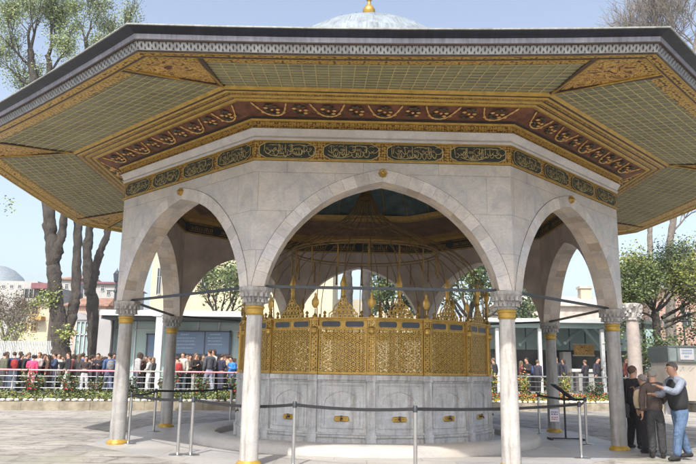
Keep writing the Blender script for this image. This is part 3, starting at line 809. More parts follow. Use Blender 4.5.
# drain channel and rounded kerb
mb = MB()
mb.lathe([(3.0, .02), (3.08, .03), (3.50, .03), (3.52, .02), (3.55, .15), (3.62, .20), (3.75, .225), (3.95, .225), (4.08, .20), (4.14, .13), (4.15, .006)], n=64, cap=False)
mb.build('gutter_kerb', 'ledge_marble', basin, 40)

# ------------------------------------------------------------------ ground, kerb, flower bed, terrace
BU = Vector((.97, .2425, 0)).normalized(); BN = Vector((-BU.y, BU.x, 0)); BO = Vector((0, 11.0, 0))
def bed(t, d, z=0): return BO + BU*t + BN*d + Vector((0, 0, z))
ZT = .5
mb = MB(); mb.quad((-900, -300, 0), (900, -300, 0), (900, 1500, 0), (-900, 1500, 0)); tag(mb.build('paving', 'rough_paving'), kind='structure')
mb = MB(); mb.quad(bed(-900, 3.0, ZT), bed(900, 3.0, ZT), bed(900, 1400, ZT), bed(-900, 1400, ZT))
tag(mb.build('terrace', 'plaza_stone'), kind='structure')
mb = MB(); mb.quad(bed(-60, .33, .27), bed(60, .33, .27), bed(60, 3.02, ZT+.004), bed(-60, 3.02, ZT+.004)); tag(mb.build('flower_bed', 'soil'), kind='structure')
mb = MB(); r = random.Random(5); t = -60
while t < 60:
    l = r.uniform(.8, 1.3); h = .30+r.uniform(-.012, .012)
    c = bed(t+l/2, .17+r.uniform(-.01, .01), h/2); mb.box(c, (l-.006, .34, h), 0, Matrix.Rotation(atan2(BU.y, BU.x), 3, 'Z')); t += l
tag(mb.build('kerb', 'kerb_stone'), kind='structure')
# white edging stones
mb = MB(); r = random.Random(9)
mb.lathe([(.03, -.03), (.085, -.01), (.09, .03), (.05, .065), (.001, .07)], n=7, cap=False, fn=lambda a, i: 1+.25*sin(2*a+1)+.12*sin(3*a)); st = mb.mesh('edging_stone', ['white_stone'])
for i in range(150):
    o = link('edging_stone', st, None, bed(-19+i*.245+r.uniform(-.03, .03), .40+r.uniform(-.03, .03), .335), (0, 0, r.uniform(0, 6)))
    s = r.uniform(.8, 1.35); o.scale = (s, s, s*.9)
    tag(o, 'small white stone in the row edging the flower bed above its kerb', 'stone', 'white stones edging the flower bed')
def leafquad(mb, p, s, r, m=0):
    a = r.uniform(0, 2*pi); e = r.uniform(-1.1, 1.1); x = Vector((cos(a), sin(a), 0))*s; y = Vector((-sin(a)*sin(e), cos(a)*sin(e), cos(e)))*s*.75
    b = r.uniform(0, pi); x, y = x*cos(b)+y*sin(b), y*cos(b)-x*sin(b)
    mb.quad(p-x, p-y*.7, p+x, p+y*.7, m)
def stuff_scatter(name, mats, n, t0, t1, d0, d1, z0, z1, size, seed, label, cat, clump=0):
    mb = MB(); r = random.Random(seed); nm = len(mats)
    for i in range(n):
        t = r.uniform(t0, t1); d = r.uniform(d0, d1)
        if clump and sin(t*2.1+d*3)+sin(t*.83+1.3*d)+r.uniform(-.6, .6) < clump: continue
        zb = .27+.23*(d-.33)/2.7
        leafquad(mb, bed(t, d, zb+r.uniform(z0, z1)), size*r.uniform(.6, 1.3), r, r.randrange(nm))
    tag(mb.build(name, mats), label, cat, kind='stuff')
stuff_scatter('bed_greenery', ['leaf_mid', 'leaf_dark', 'leaf_yellow'], 22000, -19, 17, .5, 2.9, 0, .20, .055, 21, 'low green planting covering the soil of the flower bed', 'ground cover', -1.6)
stuff_scatter('yellow_flowers', ['petal_yellow'], 3600, 2.5, 17, .50, 1.15, .03, .14, .038, 22, 'band of yellow flowers along the front of the bed right of the kiosk', 'flowers', -1.0)
stuff_scatter('red_flowers', ['petal_red', 'petal_orange', 'petal_red'], 2400, 2.5, 17, 1.1, 2.1, .08, .28, .038, 23, 'red and orange flowers massed behind the yellow ones right of the kiosk', 'flowers', -.7)
stuff_scatter('pale_flowers', ['petal_yellow', 'white_stone', 'petal_orange'], 700, -19, 2, .5, 2.2, .05, .2, .04, 24, 'sparse pale and yellow flowers low in the bed left of the kiosk', 'flowers', .2)
def shrub_mesh(seed, h, w_, n, mats):
    r = random.Random(seed); st_ = MB(); fo = MB()
    for i in range(9):
        a = r.uniform(0, 2*pi); q = r.uniform(.2, 1)*w_/2; top = Vector((q*cos(a), q*sin(a), h*r.uniform(.6, 1)))
        st_.tube([(0, 0, 0), top*.5+Vector((0, 0, .05)), top], [.012, .009, .004], 4)
        for j in range(n//9):
            p = top*r.uniform(.35, 1.05)+Vector([r.gauss(0, .07) for _ in range(3)]); leafquad(fo, p, .045*r.uniform(.6, 1.4), r, 0 if r.random() < .93 else min(1, len(mats)-1))
    return st_.mesh('stem', ['bark']), fo.mesh('foliage', mats)
sh = [shrub_mesh(i, h, w_, 330, m) for i, (h, w_, m) in enumerate(((.85, .75, ['leaf_mid', 'petal_red']), (.65, .8, ['leaf_dark', 'petal_red']), (.95, .6, ['leaf_yellow', 'petal_orange'])))]
r = random.Random(31); shx = []
for t in [-15.6, -14.1, -12.7, -11.4, -10.4, -9.1, -7.6, -6.3, -5.0, -3.6] + [3.4, 4.5, 5.3, 6.4, 7.3, 8.2, 9.3, 10.4, 11.6, 12.7, 14.0]:
    i = r.randrange(3) if t > 0 else r.choice((0, 1)); e = empty('rose_bush', bed(t, r.uniform(1.5, 2.5), .40), r.uniform(0, 6))
    s = r.uniform(.8, 1.2); s *= 1.2; e.scale = (s, s, s*(1.1 if t > 0 else 1.0)); link('stem', sh[i][0], e); link('foliage', sh[i][1], e)
    tag(e, 'leafy rose bush in the bed left of the kiosk, before the queue' if t < 0 else 'bushy flowering plant behind the red flowers right of the kiosk', 'bush', 'rose bushes left of the kiosk' if t < 0 else 'flowering bushes right of the kiosk')

# metal railing behind the bed
mb = MB()
rail = empty('railing', bed(0, 3.1, ZT)); tag(rail, 'low metal railing with pinkish red top rail between flower bed and crowd', 'railing')
def rel(p): return p-rail.location
mb.tube([rel(bed(-20, 3.1, ZT+.90)), rel(bed(8, 3.1, ZT+.90))], .032, 8); mb.build('top_rail', 'rail_red', rail)
mb = MB(); mb.tube([rel(bed(8.02, 3.1, ZT+.90)), rel(bed(18, 3.1, ZT+.90))], .032, 8); mb.build('grey_top_rail', 'rail_grey', rail)
for z in (.2, .43, .66):
    mb = MB(); mb.tube([rel(bed(-20, 3.1, ZT+z)), rel(bed(18, 3.1, ZT+z))], .011, 6); mb.build('mid_rail', 'rail_grey', rail)
mb = MB(); mb.tube([(0, 0, 0), (0, 0, .9)], .022, 6); pm = mb.mesh('post', ['rail_grey'])
for i in range(25): link('post', pm, rail, rel(bed(-20+i*1.58, 3.1, ZT)))

# ------------------------------------------------------------------ stanchions with belts
def stz(u, v): p = atz(u, v, 0); return Vector((p.x, p.y, 0))
posts = {'A': Vector((-4.99, -2.38, 0)), 'B': Vector((-5.28, .43, 0)), 'C': Vector((-3.97, 3.7, 0)), 'D': Vector((-3.48, -4.17, 0)), 'E': Vector((-3.25, -4.13, 0)),
         'F': stz(293, 467), 'G': stz(415.5, 476), 'Q': Vector((4.11, -3.55, 0)), 'R': Vector((5.03, -.98, 0)), 'T': Vector((4.63, 1.69, 0))}
plab = {'A': 'steel barrier post just right of the left grey column', 'B': 'steel barrier post farther back beside the rear left column', 'C': 'steel barrier post far back, half hidden left of the basin',
        'D': 'left one of the close pair of steel barrier posts before the gutter kerb', 'E': 'right one of the close pair of steel barrier posts before the gutter kerb', 'F': 'steel barrier post in front of the basin near the front left column',
        'G': 'steel barrier post in front of the basin, right of centre', 'Q': 'front steel barrier post right of the front right column', 'R': 'steel barrier post between the book-stand and the right column', 'T': 'steel barrier post back by the rear right column'}
mb = MB(); mb.lathe([(.165, 0), (.165, .012), (.15, .025), (.04, .035), (.03, .05)], n=24); bm1 = mb.mesh('base', ['steel'], 40)
mb = MB(); mb.lathe([(.031, .03), (.031, .96)], n=14); bm2 = mb.mesh('tube', ['steel'], 40)
mb = MB(); mb.lathe([(.036, .95), (.036, 1.04), (.025, 1.055)], n=14); bm3 = mb.mesh('belt_head', ['iron'], 40)
pobj = {}
for k_, p in posts.items():
    e = empty('barrier_post', p + Vector((0, 0, .004))); link('base', bm1, e); link('tube', bm2, e); link('belt_head', bm3, e)
    tag(e, plab[k_], 'barrier post', 'steel barrier posts around the basin'); pobj[k_] = e
def belt(a, b, sag=.05, z=1.0):
    pa, pb = posts[a], posts[b]; mb = MB(); n = 10; up_, lo = [], []
    d = (pb-pa); nn = Vector((-d.y, d.x, 0)).normalized()*.003
    for i in range(n+1):
        t = i/n; q = pa.lerp(pb, t)-pa; zz_ = z-4*sag*t*(1-t)
        up_.append(q+Vector((0, 0, zz_+.026))); lo.append(q+Vector((0, 0, zz_-.026)))
    mb.strip([x+nn for x in lo], [x+nn for x in up_]); mb.strip([x-nn for x in up_], [x-nn for x in lo])
    mb.strip([x-nn for x in up_], [x+nn for x in up_]); mb.build('belt', 'belt_black', pobj[a])
for a, b in (('A', 'B'), ('B', 'C'), ('A', 'D'), ('E', 'F'), ('F', 'G'), ('G', 'Q'), ('Q', 'R'), ('R', 'T')): belt(a, b, .04 if (a, b) != ('E', 'F') else .07)

# book stand (tilted information board)
e = empty('information_stand', (4.87, .13, .004)); tag(e, 'black information stand with a tilted board beside the rear right column', 'stand')
mb = MB(); mb.box((0, 0, .03), (.80, .05, .03)); 
for x in (-.38, .38): mb.box((x, 0, .02), (.05, .40, .04))
mb.build('foot', 'belt_black', e)
mb = MB(); mb.tube([(0, 0, .04), (0, 0, 1.08)], .024, 8); mb.build('pole', 'belt_black', e)
mb = MB(); R_ = Matrix.Rotation(radians(36), 3, 'Y'); mb.box((0, 0, 1.12), (.64, .42, .03), 0, R_); mb.build('board', 'belt_black', e)
mb = MB(); mb.box(Vector((0, 0, 1.12))+R_ @ Vector((0, 0, .018)), (.56, .34, .004), 0, R_); mb.build('printed_panel', 'grey_wall', e)
# notice on the rear right column
cpos = Vector((5.75*cos(radians(22.5)+TH), 5.75*sin(radians(22.5)+TH), 0)); pc = at(554.5, 415.5, cpos.y-.19)
e = empty('paper_notice', pc); tag(e, 'white paper notice with purple and red lines fixed to the rear right column', 'notice')
mb = MB(); mb.box((0, 0, 0), (.25, .006, .33)); mb.build('sheet', 'paper', e)
def textmesh(name, body, size, mat, parent, loc, rot=(pi/2, 0, 0), align='CENTER', ext=.0015):
    c = bpy.data.curves.new(name, 'FONT'); c.body = body; c.size = size; c.align_x = align; c.extrude = ext; c.resolution_u = 2
    t = bpy.data.objects.new('tmp', c); COL.objects.link(t); bpy.context.view_layer.update()
    me = bpy.data.meshes.new_from_object(t.evaluated_get(bpy.context.evaluated_depsgraph_get())); bpy.data.objects.remove(t)
    me.materials.clear(); me.materials.append(MATS[mat]); return link(name, me, parent, loc, rot)
def squiggle_lines(name, mat, parent, x0, x1, zs, h, y, seed, wd=.006):
    r = random.Random(seed); mb = MB()
    for z in zs:
        x = x0
        while x < x1:
            l = r.uniform(.5, 1.6)*h*1.2
            mb.quad((x, y, z-h/2), (min(x+l, x1), y, z-h/2), (min(x+l, x1), y, z+h/2*r.uniform(.4, 1)), (x, y, z+h/2*r.uniform(.4, 1))); x += l+h*.45
    return mb.build(name, mat, parent)
squiggle_lines('purple_writing', 'ink_purple', e, -.09, .09, (.09, .035), .035, -.005, 1); squiggle_lines('red_writing', 'ink_red', e, -.09, .09, (-.05, -.10), .028, -.005, 2)

# ------------------------------------------------------------------ trees
def grow(mb, tips, p, d, L, r0, lev, r, spread=.5, nb=3, seg=4, gn=.12, upb=.12, shrink=.72):
    pts = [p]; rad = [r0]; q = p; dd = d.normalized()
    for i in range(seg):
        dd = (dd+Vector([r.gauss(0, gn) for _ in range(3)])+Vector((0, 0, upb))).normalized(); q = q+dd*L/seg; pts.append(q); rad.append(r0*(1-.55*(i+1)/seg))
        if lev > 0 and i >= 1:
            for b in range(nb if i == seg-1 else max(1, nb-2)):
                a = r.uniform(0, 2*pi); sd = dd.cross(Vector((cos(a), sin(a), .3))).normalized()
                grow(mb, tips, q, dd+sd*spread*r.uniform(.6, 1.5), L*shrink*r.uniform(.75, 1.15), rad[-1]*.62, lev-1, r, spread, nb, seg, gn, upb, shrink)
    rad = [max(q_, .011) for q_ in rad]; mb.tube(pts, rad, 7 if r0 > .08 else (5 if r0 > .03 else 3), cap=False)
    if lev <= 1: tips.extend([(x, lev) for x in pts[1:]])
def tree(name, label, trunk_paths, ends, seed, leafmats, nleaf, leafsize, lspread, bark='bark', group=None, grow_kw={}, lev=3, cat='tree', filt=None):
    r = random.Random(seed); base = Vector(trunk_paths[0][0][0]); e = empty(name, base); tag(e, label, cat, group)
    mb = MB(); tips = []
    for pts, rad in trunk_paths:
        # gnarly bark outline
        P = [Vector(q)-base for q in pts]; PP = []; RR = []
        for i in range(len(P)-1):
            for j in range(14):
                t = j/14; PP.append(P[i].lerp(P[i+1], t)+Vector((r.gauss(0, .012), r.gauss(0, .012), 0))*min(1, rad[i]*4)); RR.append((rad[i]*(1-t)+rad[i+1]*t)*r.uniform(.95, 1.06))
        PP.append(P[-1]); RR.append(rad[-1]); mb.tube(PP, RR, 22, cap=True)
    for v_ in mb.v:
        v_ += mnoise.noise_vector(v_*2.2+Vector((seed, 0, 0)))*.07*min(1, trunk_paths[0][1][0]*2) + mnoise.noise_vector(v_*6)*.045*min(1, trunk_paths[0][1][0]*2)
    for (p, d, L, r0) in ends: grow(mb, tips, Vector(p)-base, Vector(d), L, r0, lev, r, **grow_kw)
    mb.build('trunk', bark, e, 60)
    if nleaf and tips:
        lf = MB(); nm = len(leafmats)
        for i in range(nleaf):
            c, l = tips[r.randrange(len(tips))]; p = c+Vector([r.gauss(0, lspread) for _ in range(3)])
            if filt and not filt(p+base): continue
            leafquad(lf, p, leafsize*r.uniform(.6, 1.4), r, min(nm-1, int(abs(hash((round(c.x*1.3), round(c.z*1.3))))) % nm))
        lf.build('crown', leafmats, e)
    return e
G = lambda u, v, y: at(u, v, y)
def gz(u, y, z=ZT):       # ground point at column u and depth y
    p = at(u, 380, y); return Vector((p.x, y, z))
# big pollarded plane trees at the left
y = 19
tree('plane_tree', 'tall plane tree with thick dark forked trunk, leftmost behind the queue', [
    ([gz(60, y), G(61, 352, y), G(60, 330, y), G(56, 300, y), G(53, 260, y), G(49, 215, y), G(44, 150, y), G(36, 90, y), G(30, 50, y)], [.55, .46, .43, .37, .34, .31, .26, .22, .17]),
    ([G(62, 338, y), G(72, 318, y+.3), G(76, 290, y+.5), G(78, 225, y+.5), G(70, 150, y+.5), G(52, 92, y+.5), G(48, 55, y+.5)], [.36, .27, .24, .23, .20, .17, .13]),
    ([G(55, 262, y), G(61, 240, y-.2), G(65, 210, y-.3), G(66, 150, y-.3), G(60, 90, y-.3)], [.28, .22, .20, .17, .12])],
    [(G(30, 50, y), (-.6, .2, 1), 2.0, .10), (G(30, 52, y), (.3, -.3, 1), 2.1, .10), (G(36, 90, y), (-1, 0, .8), 2.0, .10), (G(48, 55, y+.5), (.5, .2, 1), 1.7, .09), (G(48, 58, y+.5), (-.1, .6, 1), 1.6, .08), (G(33, 70, y), (-.8, -.4, .6), 1.9, .09), (G(50, 80, y+.5), (.1, -.3, 1), 1.3, .08), (G(40, 120, y), (-1, .3, .7), 1.7, .07)],
    11, ['leaf_light', 'leaf_spring', 'leaf_light'], 21000, .052, .27, grow_kw=dict(spread=.55, nb=3, gn=.13, upb=.16, shrink=.70))
y = 22
tree('plane_tree', 'slimmer plane tree with pale forked trunk, right of the big plane tree', [
    ([gz(96, y), G(95, 345, y), G(92, 300, y), G(89, 284, y), G(87, 250, y), G(91, 222, y), G(88, 150, y), G(88, 80, y), G(86, 40, y)], [.48, .38, .32, .31, .25, .22, .20, .16, .13]),
    ([G(91, 288, y), G(97, 262, y), G(107, 235, y), G(112, 190, y), G(108, 100, y), G(104, 60, y)], [.28, .22, .19, .16, .13, .10])],
    [(G(86, 40, y), (.2, 0, 1), 1.4, .08), (G(86, 42, y), (-.5, .3, 1), 1.4, .08), (G(104, 60, y), (.4, -.2, 1), 1.6, .08), (G(104, 62, y), (-.2, .5, .9), 1.5, .07), (G(88, 80, y), (.6, .2, .8), 1.3, .06)],
    12, ['leaf_light', 'leaf_spring'], 8000, .055, .27, grow_kw=dict(spread=.5, nb=3, gn=.12, upb=.18, shrink=.70))
# tufts of young leaves on the trunks
def tuft(u, v, y, s, n, seed, label, mats=('leaf_yellow', 'leaf_spring')):
    r = random.Random(seed); mb = MB()
    for i in range(n): leafquad(mb, Vector([r.gauss(0, s*f) for f in (1, .7, .8)]), .085*r.uniform(.6, 1.3), r, r.randrange(2))
    o = mb.build('leafy_shoots', list(mats)); o.location = G(u, v, y); tag(o, label, 'shoots'); return o
tuft(49, 297, 18.4, .32, 240, 41, 'bright green shoots sprouting from the trunk of the big plane tree')
tuft(66, 334, 18.2, .26, 200, 42, 'low tuft of green shoots at the fork of the big plane tree')
tuft(38, 301, 18.6, .22, 60, 43, 'loose green sprig left of the big plane tree trunk')
tuft(8, 205, 19, .3, 40, 44, 'thin leafy twig hanging under the left eave')
# bare tree upper right
y = 27
tree('bare_tree', 'tall bare tree with fine twigs rising behind the right eave', [([gz(672, y), G(671, 330, y), G(670, 240, y), G(676, 200, y), G(690, 120, y), G(694, 60, y)], [.34, .3, .22, .2, .17, .14]),
    ([G(652, 335, y), G(650, 240, y), G(651, 215, y), G(664, 150, y), G(672, 80, y)], [.2, .16, .15, .13, .1])],
    [(G(694, 60, y), (-.9, 0, 1), 2.9, .12), (G(694, 62, y), (.3, .2, 1), 2.6, .12), (G(672, 80, y), (-.9, .3, 1), 2.9, .11), (G(672, 78, y), (-.3, .1, 1), 3.0, .11), (G(690, 100, y), (-.5, .4, 1), 2.9, .10), (G(690, 120, y), (.8, -.3, .8), 2.4, .08), (G(672, 82, y), (-.1, -.3, 1), 2.8, .09), (G(671, 235, y), (.9, .1, .8), 2.0, .08), (G(672, 228, y), (.5, .2, 1), 1.8, .07)],
    13, [], 0, .1, .1, bark='bark_pale', grow_kw=dict(spread=.6, nb=4, gn=.16, upb=.10, shrink=.74))
# evergreen at right
y = 18
tree('evergreen_tree', 'bushy evergreen tree with yellow-green leaves and leaning trunk at the right', [([gz(664, y), G(663, 365, y), G(657, 335, y), G(655, 312, y)], [.30, .24, .2, .17]), ([gz(640, y), G(645, 345, y), G(642, 320, y)], [.10, .08, .06])],
    [(G(655, 312, y), (-.8, .1, .8), 1.3, .10), (G(655, 312, y), (.9, -.2, .8), 1.55, .10), (G(655, 312, y), (.1, .5, 1), 1.6, .10), (G(655, 314, y), (-.4, -.6, .9), 1.4, .09), (G(657, 330, y), (1, .2, .45), 1.5, .08), (G(655, 318, y), (-.8, -.1, .4), 1.0, .08), (G(656, 312, y), (.4, -.3, 1), 1.6, .08), (G(662, 318, y), (1.2, .2, .6), 2.3, .10), (G(664, 322, y), (1.3, -.2, .35), 2.2, .09)],
    14, ['leaf_mid', 'leaf_yellow', 'leaf_dark', 'leaf_mid', 'leaf_dark', 'leaf_yellow', 'leaf_mid'], 30000, .062, .26, grow_kw=dict(spread=.65, nb=3, gn=.14, upb=.06, shrink=.72))
for (u, v, yy, s_, n_, sd_, lab) in ((652, 352, 16.5, .75, 900, 61, 'dark leafy shrub behind the antique column'), (706, 340, 19, .9, 900, 62, 'dark leafy shrub rising behind the booth'), (668, 352, 17, .6, 500, 63, 'small dark shrub between the leaning trunk and the booth')):
    tuft(u, v, yy, s_, n_, sd_, lab, ('leaf_dark', 'leaf_mid'))
# trees seen through the arches
def simple_tree(label, u, vtop, vbase, y, w_, seed, mats, n, ls, lev=2, name='tree', bark='bark', r0=.2, upb=.1, spread=.6):
    top = G(u, vtop, y); b = gz(u, y); H = top.z-b.z; cb = G(u, vbase, y).z-b.z
    L = (H-cb)/1.9; ends = []
    r = random.Random(seed)
    for i in range(7):
        z = cb*(.8+.3*i/7)+b.z; a = 2.4*i; ends.append(((b.x, y, min(z, top.z-.5)), (cos(a)*w_, sin(a)*w_, .9), L, r0*.45))
    return tree(name, label, [([b, (b.x, y, b.z+cb*.5), (b.x+.1, y, b.z+cb*1.1)], [r0, r0*.8, r0*.6])], ends, seed, mats, n, ls, .25, bark, None, dict(spread=spread, nb=3, gn=.15, upb=upb, shrink=.7), lev)
simple_tree('light green tree seen through the left arch before the cream building', 218, 255, 322, 27, .6, 51, ['leaf_spring', 'leaf_mid'], 2600, .11)
simple_tree('dark cedar seen through the middle of the front arch', 392, 268, 312, 34, .9, 52, ['leaf_dark', 'leaf_mid'], 3600, .13, r0=.3)
simple_tree('dense dark evergreen seen at the right side of the front arch', 470, 246, 316, 32, .8, 53, ['leaf_dark', 'leaf_mid', 'leaf_dark'], 6500, .13, r0=.3)
simple_tree('small dark conifer behind the glass pavilion, right of the front right column', 527, 300, 325, 40, .5, 54, ['leaf_dark', 'leaf_mid'], 900, .12)
for u, lab, sd in ((349, 'bare grey trunk seen through the grille crest, left one of the pair', 55), (367, 'bare grey trunk seen through the grille crest, right one of the pair', 56)):
    y = 24; tree('plane_tree', lab, [([gz(u, y), G(u, 330, y), G(u-1, 270, y), G(u-3, 215, y)], [.33, .28, .25, .2])], [(G(u-3, 215, y), (.2, 0, 1), 2, .1), (G(u-1, 262, y), (.8, 0, 1), 1.6, .07)], sd, ['leaf_spring'], 260, .08, .15)
simple_tree('brownish bare bushy tree at the far left edge', 1, 288, 338, 40, .5, 57, ['twig_brown', 'leaf_mid', 'twig_brown'], 2600, .08, bark='bark_pale')
simple_tree('brownish twiggy tree left of the ochre-windowed house', 10, 306, 345, 38, .35, 58, ['twig_brown', 'twig_brown', 'leaf_mid'], 1200, .07, bark='bark_pale')
tuft(12, 338, 33, .8, 500, 59, 'round green shrub behind the queue at the far left')

# ------------------------------------------------------------------ buildings and background structures
def pb(mb, u0, v0, u1, v1, y, dep=.1, m=0, org=None):       # box whose front face covers a pixel rectangle at depth y
    a = at((u0+u1)/2, v0, y); b = at((u0+u1)/2, v1, y); l = at(u0, (v0+v1)/2, y); r_ = at(u1, (v0+v1)/2, y)
    c = Vector(((l.x+r_.x)/2, y+dep/2, (a.z+b.z)/2))
    if org is not None: c -= org
    mb.box(c, (r_.x-l.x, dep, a.z-b.z), m)
def building(name, label, u0, v0, u1, y, dep, wall, wins=(), roof=None, roofh=1.0, cat='building', winmat='window_dark', frame='fascia_white', vb=None):
    org = gz((u0+u1)/2, y); e = empty(name, org); tag(e, label, cat)
    l = at(u0, 330, y).x; r_ = at(u1, 330, y).x; top = at((u0+u1)/2, v0, y).z
    mb = MB(); mb.box((((l+r_)/2)-org.x, dep/2, (top-org.z)/2-.2), (r_-l, dep, top-org.z+.4)); mb.build('wall', wall, e)
    for (a, b, c, d) in wins:
        m1 = MB(); pb(m1, a, b, c, d, y-.06, .1, 0, org)
        # frame bars
        o = m1.build('window', winmat, e); m2 = MB(); t = (c-a)*.12
        for q in ((a-t, b-t, a, d+t), (c, b-t, c+t, d+t), (a, b-t, c, b), (a, d, c, d+t*1.3), ((a+c)/2-t*.3, b, (a+c)/2+t*.3, d), (a, (b*2+d)/3-t*.25, c, (b*2+d)/3+t*.25)): pb(m2, *q, y-.09, .06, 0, org)
        m2.build('frame', frame, o)
    if roof:
        mb = MB(); w2 = (r_-l)/2+.4; cx = (l+r_)/2-org.x; zt = top-org.z
        A = [(cx-w2, -.4, zt), (cx+w2, -.4, zt), (cx+w2, dep+.4, zt), (cx-w2, dep+.4, zt)]
        i = [mb.p(q) for q in A]; j = [mb.p((cx-w2*.7, dep/2, zt+roofh)), mb.p((cx+w2*.7, dep/2, zt+roofh))]
        mb.face((i[0], i[1], j[1], j[0]), 0, [(0, 0), (8, 0), (6, 3), (2, 3)]); mb.face((i[1], i[2], j[1])); mb.face((i[2], i[3], j[0], j[1])); mb.face((i[3], i[0], j[0])); mb.face(i[::-1])
        mb.box((cx, -.36, zt-.06), (2*w2, .1, .14), 0)
        mb.build('roof', roof, e)
    return e, org
building('cream_building', 'large cream building behind the left arch with a tall narrow window', 148, 226, 332, 48, 14, 'cream_wall', [(157, 268, 161, 294), (202, 268, 208, 288), (176, 262, 181, 286), (226, 266, 232, 288), (262, 285, 268, 300), (292, 285, 298, 300)], 'roof_tile', 2.5)
e, org = building('cream_house', 'cream house with ochre framed windows beyond the trees at the left', 19, 300, 48, 55, 9, 'cream_pale', [(24, 305, 29, 314), (32, 305, 38, 314), (22, 323, 27, 331), (31, 323, 36, 331)], None, frame='ochre_frame')
mb = MB(); pb(mb, 30, 316, 41, 320, 54, 1.0, 0, org); mb.build('balcony', 'ochre_frame', e)
mb = MB(); pb(mb, 17, 298.5, 50, 301, 54.4, 10, 0, org); mb.build('eave', 'grey_wall', e)
e, org = building('restaurant_building', 'glazed rooftop restaurant with dark red awning above the cream house', 22, 287, 54, 66, 10, 'grey_wall')
mb = MB(); pb(mb, 23, 289, 53, 297, 65.8, .3, 0, org); mb.build('window', 'window_dark', e)
mb = MB()
for i in range(7): pb(mb, 24+i*4.6, 289, 24.6+i*4.6, 297, 65.6, .2, 0, org)
mb.build('glazing_bar', 'white_wall', e)
mb = MB(); pb(mb, 31, 283, 55, 288.5, 64.5, 2, 0, org); mb.build('awning', 'awning_red', e)
building('white_building', 'long low white building on the skyline at the far left', -6, 281, 33, 95, 15, 'white_wall', [(2, 285, 5, 288), (10, 285, 13, 288), (18, 285, 21, 288)])
building('white_building', 'white apartment building between the plane tree trunks', 56, 279, 74, 80, 12, 'white_wall', [(58, 284, 61, 289), (65, 284, 68, 289), (58, 296, 61, 301), (65, 296, 68, 301)], 'roof_tile', 1.2)
building('white_building', 'white building with small windows just right of the plane trees', 80, 283, 112, 70, 12, 'white_wall', [(84, 290, 87, 295), (101, 286, 104, 291), (101, 298, 104, 303), (107, 290, 110, 295)], 'awning_red', .9)
building('pink_building', 'small salmon pink house low behind the plane trees', 66, 305, 104, 52, 6, 'pink_wall', [(70, 312, 74, 320), (95, 310, 99, 317)], 'roof_tile', 1.0)
# distant grey dome
org = gz(-12, 170); e = empty('distant_mosque', org); tag(e, 'hazy grey domed building on the horizon at the far left', 'building')
mb = MB(); mb.lathe([(10, 0), (10, 14), (9.3, 14.2)], n=24); mb.build('wall', 'grey_wall', e)
zt = at(0, 266, 170).z-org.z; mb = MB(); mb.lathe([(9.3, 14.2)]+[(9.2*cos(a), 15+(zt-15)*sin(a)) for a in [radians(x) for x in (5, 20, 35, 50, 65, 80, 89)]], n=32); mb.build('dome', 'lead_roof', e, 50)
# right side buildings
def uvbuild(e_): pass
building('brick_building', 'old red brick building with tall window at the right edge', 655, 288, 730, 42, 12, 'old_brick', [(683, 312, 691, 326), (704, 312, 712, 326), (664, 314, 670, 326)], 'stone_wall', .9, frame='grey_wall')
building('stone_wall_building', 'low old stone building behind the pavilion at the right', 500, 305, 634, 47, 8, 'stone_wall', [], 'stone_wall', 1.2)
org = gz(589, 50); e = empty('chimney_stack', org); tag(e, 'square cream chimney rising above the pavilion through the right arch', 'chimney')
mb = MB(); a = at(589, 289, 50).z-org.z; mb.box((0, 0, a/2), (1.0, 1.0, a)); mb.build('shaft', 'cream_pale', e); mb = MB(); mb.box((0, 0, a+.1), (1.25, 1.25, .22)); mb.build('cap', 'stone_wall', e)
building('distant_building', 'pale building closing the view behind the basin crest', 330, 300, 440, 60, 8, 'cream_pale', [(340, 306, 345, 314), (372, 306, 377, 314), (410, 306, 415, 314)])
# far woodland backdrop hill so that the horizon is closed
mb = MB(); r = random.Random(77)
for i in range(60):
    x = -420+i*14
    mb.lathe([(16, 0), (17, 4), (13, r.uniform(6, 9)), (.1, r.uniform(9, 12))], (x, 330+r.uniform(-20, 20), 0), 9, 0, False)
tag(mb.build('far_woodland', 'leaf_dark', None, 60), 'far line of trees closing the horizon behind the buildings', 'woodland', kind='stuff')

# left ticket pavilion
yp = 20.5; org = gz(172, yp); e = empty('ticket_pavilion', org); tag(e, 'low ticket pavilion with white fascia, pale green glass and blue notice panels', 'pavilion')
def part(name, mat, rects, y, dep, parent=e, o=None):
    mb = MB()
    for q in rects: pb(mb, *q, y, dep, 0, o if o is not None else org)
    return mb.build(name, mat, parent)
part('roof_fascia', 'fascia_white', [(100, 310.5, 250, 316)], yp-2.2, 7)
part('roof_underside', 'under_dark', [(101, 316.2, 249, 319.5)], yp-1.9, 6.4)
part('glass_wall', 'glass_teal', [(110, 319.6, 250, 394)], yp, .08)
for i in range(7): part('mullion', 'frame_dark' if i == 2 else 'fascia_white', [(112+i*21, 319.8, 113.2+i*21, 394)], yp-.08, .07)
part('transom', 'fascia_white', [(110, 330, 250, 331)], yp-.08, .05)
bw = part('notice_panel', 'poster_blue', [(172, 332, 204, 354)], yp-.22, .06); 
bw2 = part('notice_panel', 'poster_blue', [(205, 332, 229, 354)], yp-.22, .06)
fr_ = part('notice_frame', 'frame_dark', [(170.5, 330.6, 231, 332), (170.5, 354, 231, 355.5), (170.5, 330.6, 172, 355.5), (229, 330.6, 231, 355.5), (204, 332, 205, 354)], yp-.24, .1)
def pscr(parent, rects, seed):
    r = random.Random(seed); mb = MB()
    for (u0, u1, v, h) in rects:
        u = u0
        while u < u1:
            l = r.uniform(.5, 2.0); pb(mb, u, v-h*r.uniform(.3, .5), min(u+l, u1), v+h/2, yp-.235, .008, 0, org); u += l+.45
    mb.build('white_writing', 'poster_ink', parent)
pscr(bw, [(175, 195, 338, .9), (175, 194, 341, .9), (177, 195, 344.5, .9), (175, 193, 348, .9), (181, 189, 334.5, 1.2)], 1)
